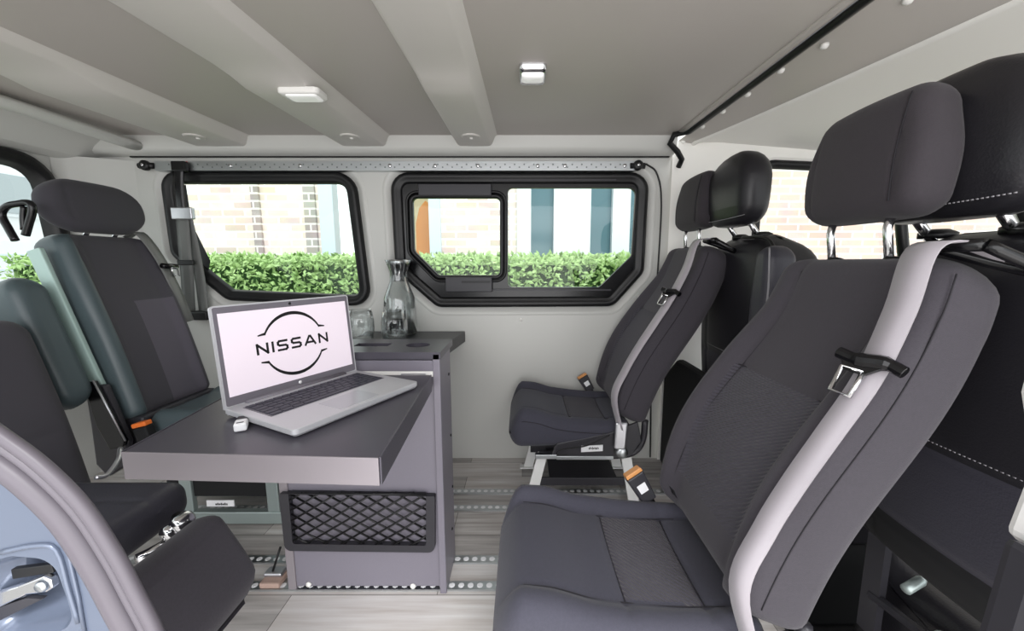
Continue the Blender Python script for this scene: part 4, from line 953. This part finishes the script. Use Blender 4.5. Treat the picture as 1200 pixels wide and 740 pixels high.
# ---- belt hanging from the rail in front of the left window
t = thing('hanging_belt', P(225, 360, W-.05), 'black seat belt hanging from the rail in front of left window', 'seat belt')
yb = W - .045
bm = NB(); ribbon(bm, catmull([P(209, 196, yb), P(209, 215, yb), P(211, 240, yb), P(214, 262, yb)], 5), .042, .004, Vector((1, 0, 0))); finish('upper_strap', bm, 'blackgloss', t)
bm = NB(); a, b = P(201, 257, yb-.012), P(224, 243, yb-.012); box(bm, (a.x, yb-.014, a.z), (b.x, yb+.006, b.z)); finish('slider', bm, 'alu', t, False, .004)
bm = NB(); ribbon(bm, catmull([P(214, 256, yb-.004), P(216, 285, yb-.006), P(219, 320, yb-.008), P(222, 370, yb-.006)], 5), .048, .003, Vector((1, .12, 0))); finish('front_strap', bm, 'beltdark', t)
bm = NB(); ribbon(bm, catmull([P(218, 250, yb+.006), P(226, 285, yb+.012), P(234, 325, yb+.014), P(240, 372, yb+.008)], 5), .046, .003, Vector((1, -.1, 0))); finish('rear_strap', bm, 'beltdark', t)
bm = NB(); a, b = P(208, 311, yb-.014), P(226, 305, yb-.014); box(bm, (a.x, yb-.016, a.z), (b.x, yb-.004, b.z)); finish('keeper', bm, 'black', t, False, .003)
bm = NB(); a, b = P(213, 375, yb), P(246, 365, yb); box(bm, (a.x, yb-.02, a.z), (b.x, yb+.03, b.z)); finish('end_fitting', bm, 'black', t, False, .005)
bm = NB(); a, b = P(202, 201, yb-.004), P(217, 189, yb-.004); box(bm, (a.x, yb-.01, a.z), (b.x, yb+.012, b.z)); finish('rail_hook', bm, 'blackgloss', t, False, .004)
# ---- grab handle behind the rear seat
bm = NB(); gy = 1.12
tube(bm, catmull([P(18, 282, gy), P(10, 268, gy), P(2, 252, gy), P(8, 242, gy), P(20, 239, gy), P(34, 238, gy), P(38, 246, gy), P(34, 262, gy), P(30, 276, gy)], 6), .009, 10)
tube(bm, catmull([P(28, 242, gy), P(27, 255, gy), P(28, 270, gy)], 4), .007, 8)
tag(finish('grab_handle', bm, 'blackgloss'), 'black looped grab handle beside the left headrest', 'handle')

# ---- door aperture at the lower left: painted pillar, seal and lock striker
DY = .30
curve = [(-60, 468), (0, 508), (50, 545), (97, 592), (134, 647), (161, 697), (184, 742), (200, 790), (210, 850)]
c2d = catmull([Vector((x, y, 0)) for x, y in curve], 8)
bm = NB(); cpts = [P(p.x, p.y, DY) for p in c2d]
quadring(bm, [[p + Vector((0, dy, 0)) for p in cpts] for dy in (0, .006)], closed=False)
lp2 = [Vector((p.x, p.z)) for p in cpts]; bl2 = [Vector((cpts[-1].x-.5, cpts[-1].z)), Vector((cpts[0].x-.3, cpts[0].z))]
pk = rpoly([(*xz(-40, 668, DY), .02), (*xz(12, 652, DY), .02), (*xz(62, 656, DY), .02), (*xz(78, 700, DY), .02), (*xz(88, 735, DY), .02), (*xz(-40, 770, DY), .02)], .02)
plate(bm, lp2 + bl2, [pk], wy(DY))
quadring(bm, [[wy(DY)(p) for p in pk], [wy(DY+.012)(p) for p in offset(pk, -.006)], [wy(DY+.03)(p) for p in offset(pk, -.014)]], cap=(False, True))
struct(finish('door_1', bm, 'body'))
bm = NB()
def sealtube(off, r, dy, mi):
    n2 = []
    for i, p in enumerate(c2d):
        tt = (c2d[min(i+1, len(c2d)-1)] - c2d[max(i-1, 0)]).normalized(); nn = Vector((tt.y, -tt.x, 0)); n2.append(P(p.x + nn.x*off, p.y + nn.y*off, DY + dy))
    tube(bm, n2, r, 10, mi=mi)
sealtube(-1, .0055, -.006, 0); sealtube(-8, .0035, -.003, 1); sealtube(-13, .0035, -.006, 0); sealtube(-18, .0035, -.003, 1); sealtube(-28, .0095, -.004, 0)
struct(finish('trim_14', bm, ['seal', 'dark']))
bm = NB(); tube(bm, [P(x, y, DY-.001) for x, y in ((30, 560), (62, 598), (78, 640), (92, 700), (102, 760))], .0016, 6); tube(bm, catmull([P(x, y, DY-.001) for x, y in ((0, 648), (40, 640), (66, 645), (80, 690), (92, 730))], 4), .0022, 6); struct(finish('trim_15', bm, 'body'))
t = thing('door_lock_striker', P(30, 690, DY), 'chrome door lock striker in the pillar recess, lower left', 'lock')
bm = NB(); lp = [P(x, y, DY+.012) for x, y in ((-20, 700), (20, 688), (50, 676), (60, 680), (62, 690), (54, 695), (30, 698), (-20, 722))]; prism(bm, lp, (0, .006, 0)); finish('striker_arm', bm, 'chrome', t, False, .0015)
bm = NB(); lathe(bm, [(.0055, .006), (.0055, -.002), (.004, -.004), (0, -.004)], P(51, 686, DY+.012), 16, Vector((0, 1, 0))); finish('striker_bolt', bm, 'steel', t)
bm = NB(); lp = [P(x, y, DY+.016) for x, y in ((12, 668), (60, 662), (63, 672), (14, 680))]; prism(bm, lp, (0, .005, 0)); finish('striker_bar', bm, 'black', t, False, .001)
bm = NB(); lp = [P(x, y, DY+.014) for x, y in ((-20, 718), (30, 702), (50, 703), (-20, 738))]; prism(bm, lp, (0, .005, 0)); finish('lower_plate', bm, 'dark', t, False, .001)

# ================================================================== LIGHT, SKY, CAMERA
w = bpy.data.worlds.new('sky'); SC.world = w; w.use_nodes = True; nt = w.node_tree
bg = nt.nodes['Background']; bg.inputs['Color'].default_value = (.93, .97, 1.0, 1); bg.inputs['Strength'].default_value = 1.9
def area(name, loc, rot, sx, sy, e, col=(1, 1, 1)):
    l = bpy.data.lights.new(name, 'AREA'); l.shape = 'RECTANGLE'; l.size = sx; l.size_y = sy; l.energy = e; l.color = col
    o = bpy.data.objects.new(name, l); COL.objects.link(o); o.location = loc; o.rotation_euler = rot; return o
sun = bpy.data.lights.new('sun', 'SUN'); sun.energy = 2.2; sun.angle = math.radians(20); so = bpy.data.objects.new('sun', sun); COL.objects.link(so); so.rotation_euler = (math.radians(38), math.radians(12), 0)
area('door_fill', (-.1, -.9, 1.3), (math.radians(82), 0, 0), 2.4, 1.6, 26, (1, .97, .97))  # added fill behind the camera, standing for open-door daylight
area('low_door_fill', (.4, -.8, .15), (math.radians(128), 0, math.radians(8)), 2.2, .8, 16, (1, .97, .96))  # added low fill aimed upwards, standing for bounce onto the ceiling
cam = bpy.data.cameras.new('camera'); cam.sensor_width = 36; cam.lens = 36*F/1200; cam.shift_x = -(CX-600)/1200; cam.clip_start = .02
co = bpy.data.objects.new('camera', cam); COL.objects.link(co); co.location = CAM; co.rotation_euler = (PI/2 - PITCH, 0, 0); SC.camera = co
SC.view_settings.view_transform = 'Standard'; SC.view_settings.look = 'None'; SC.view_settings.exposure = 0
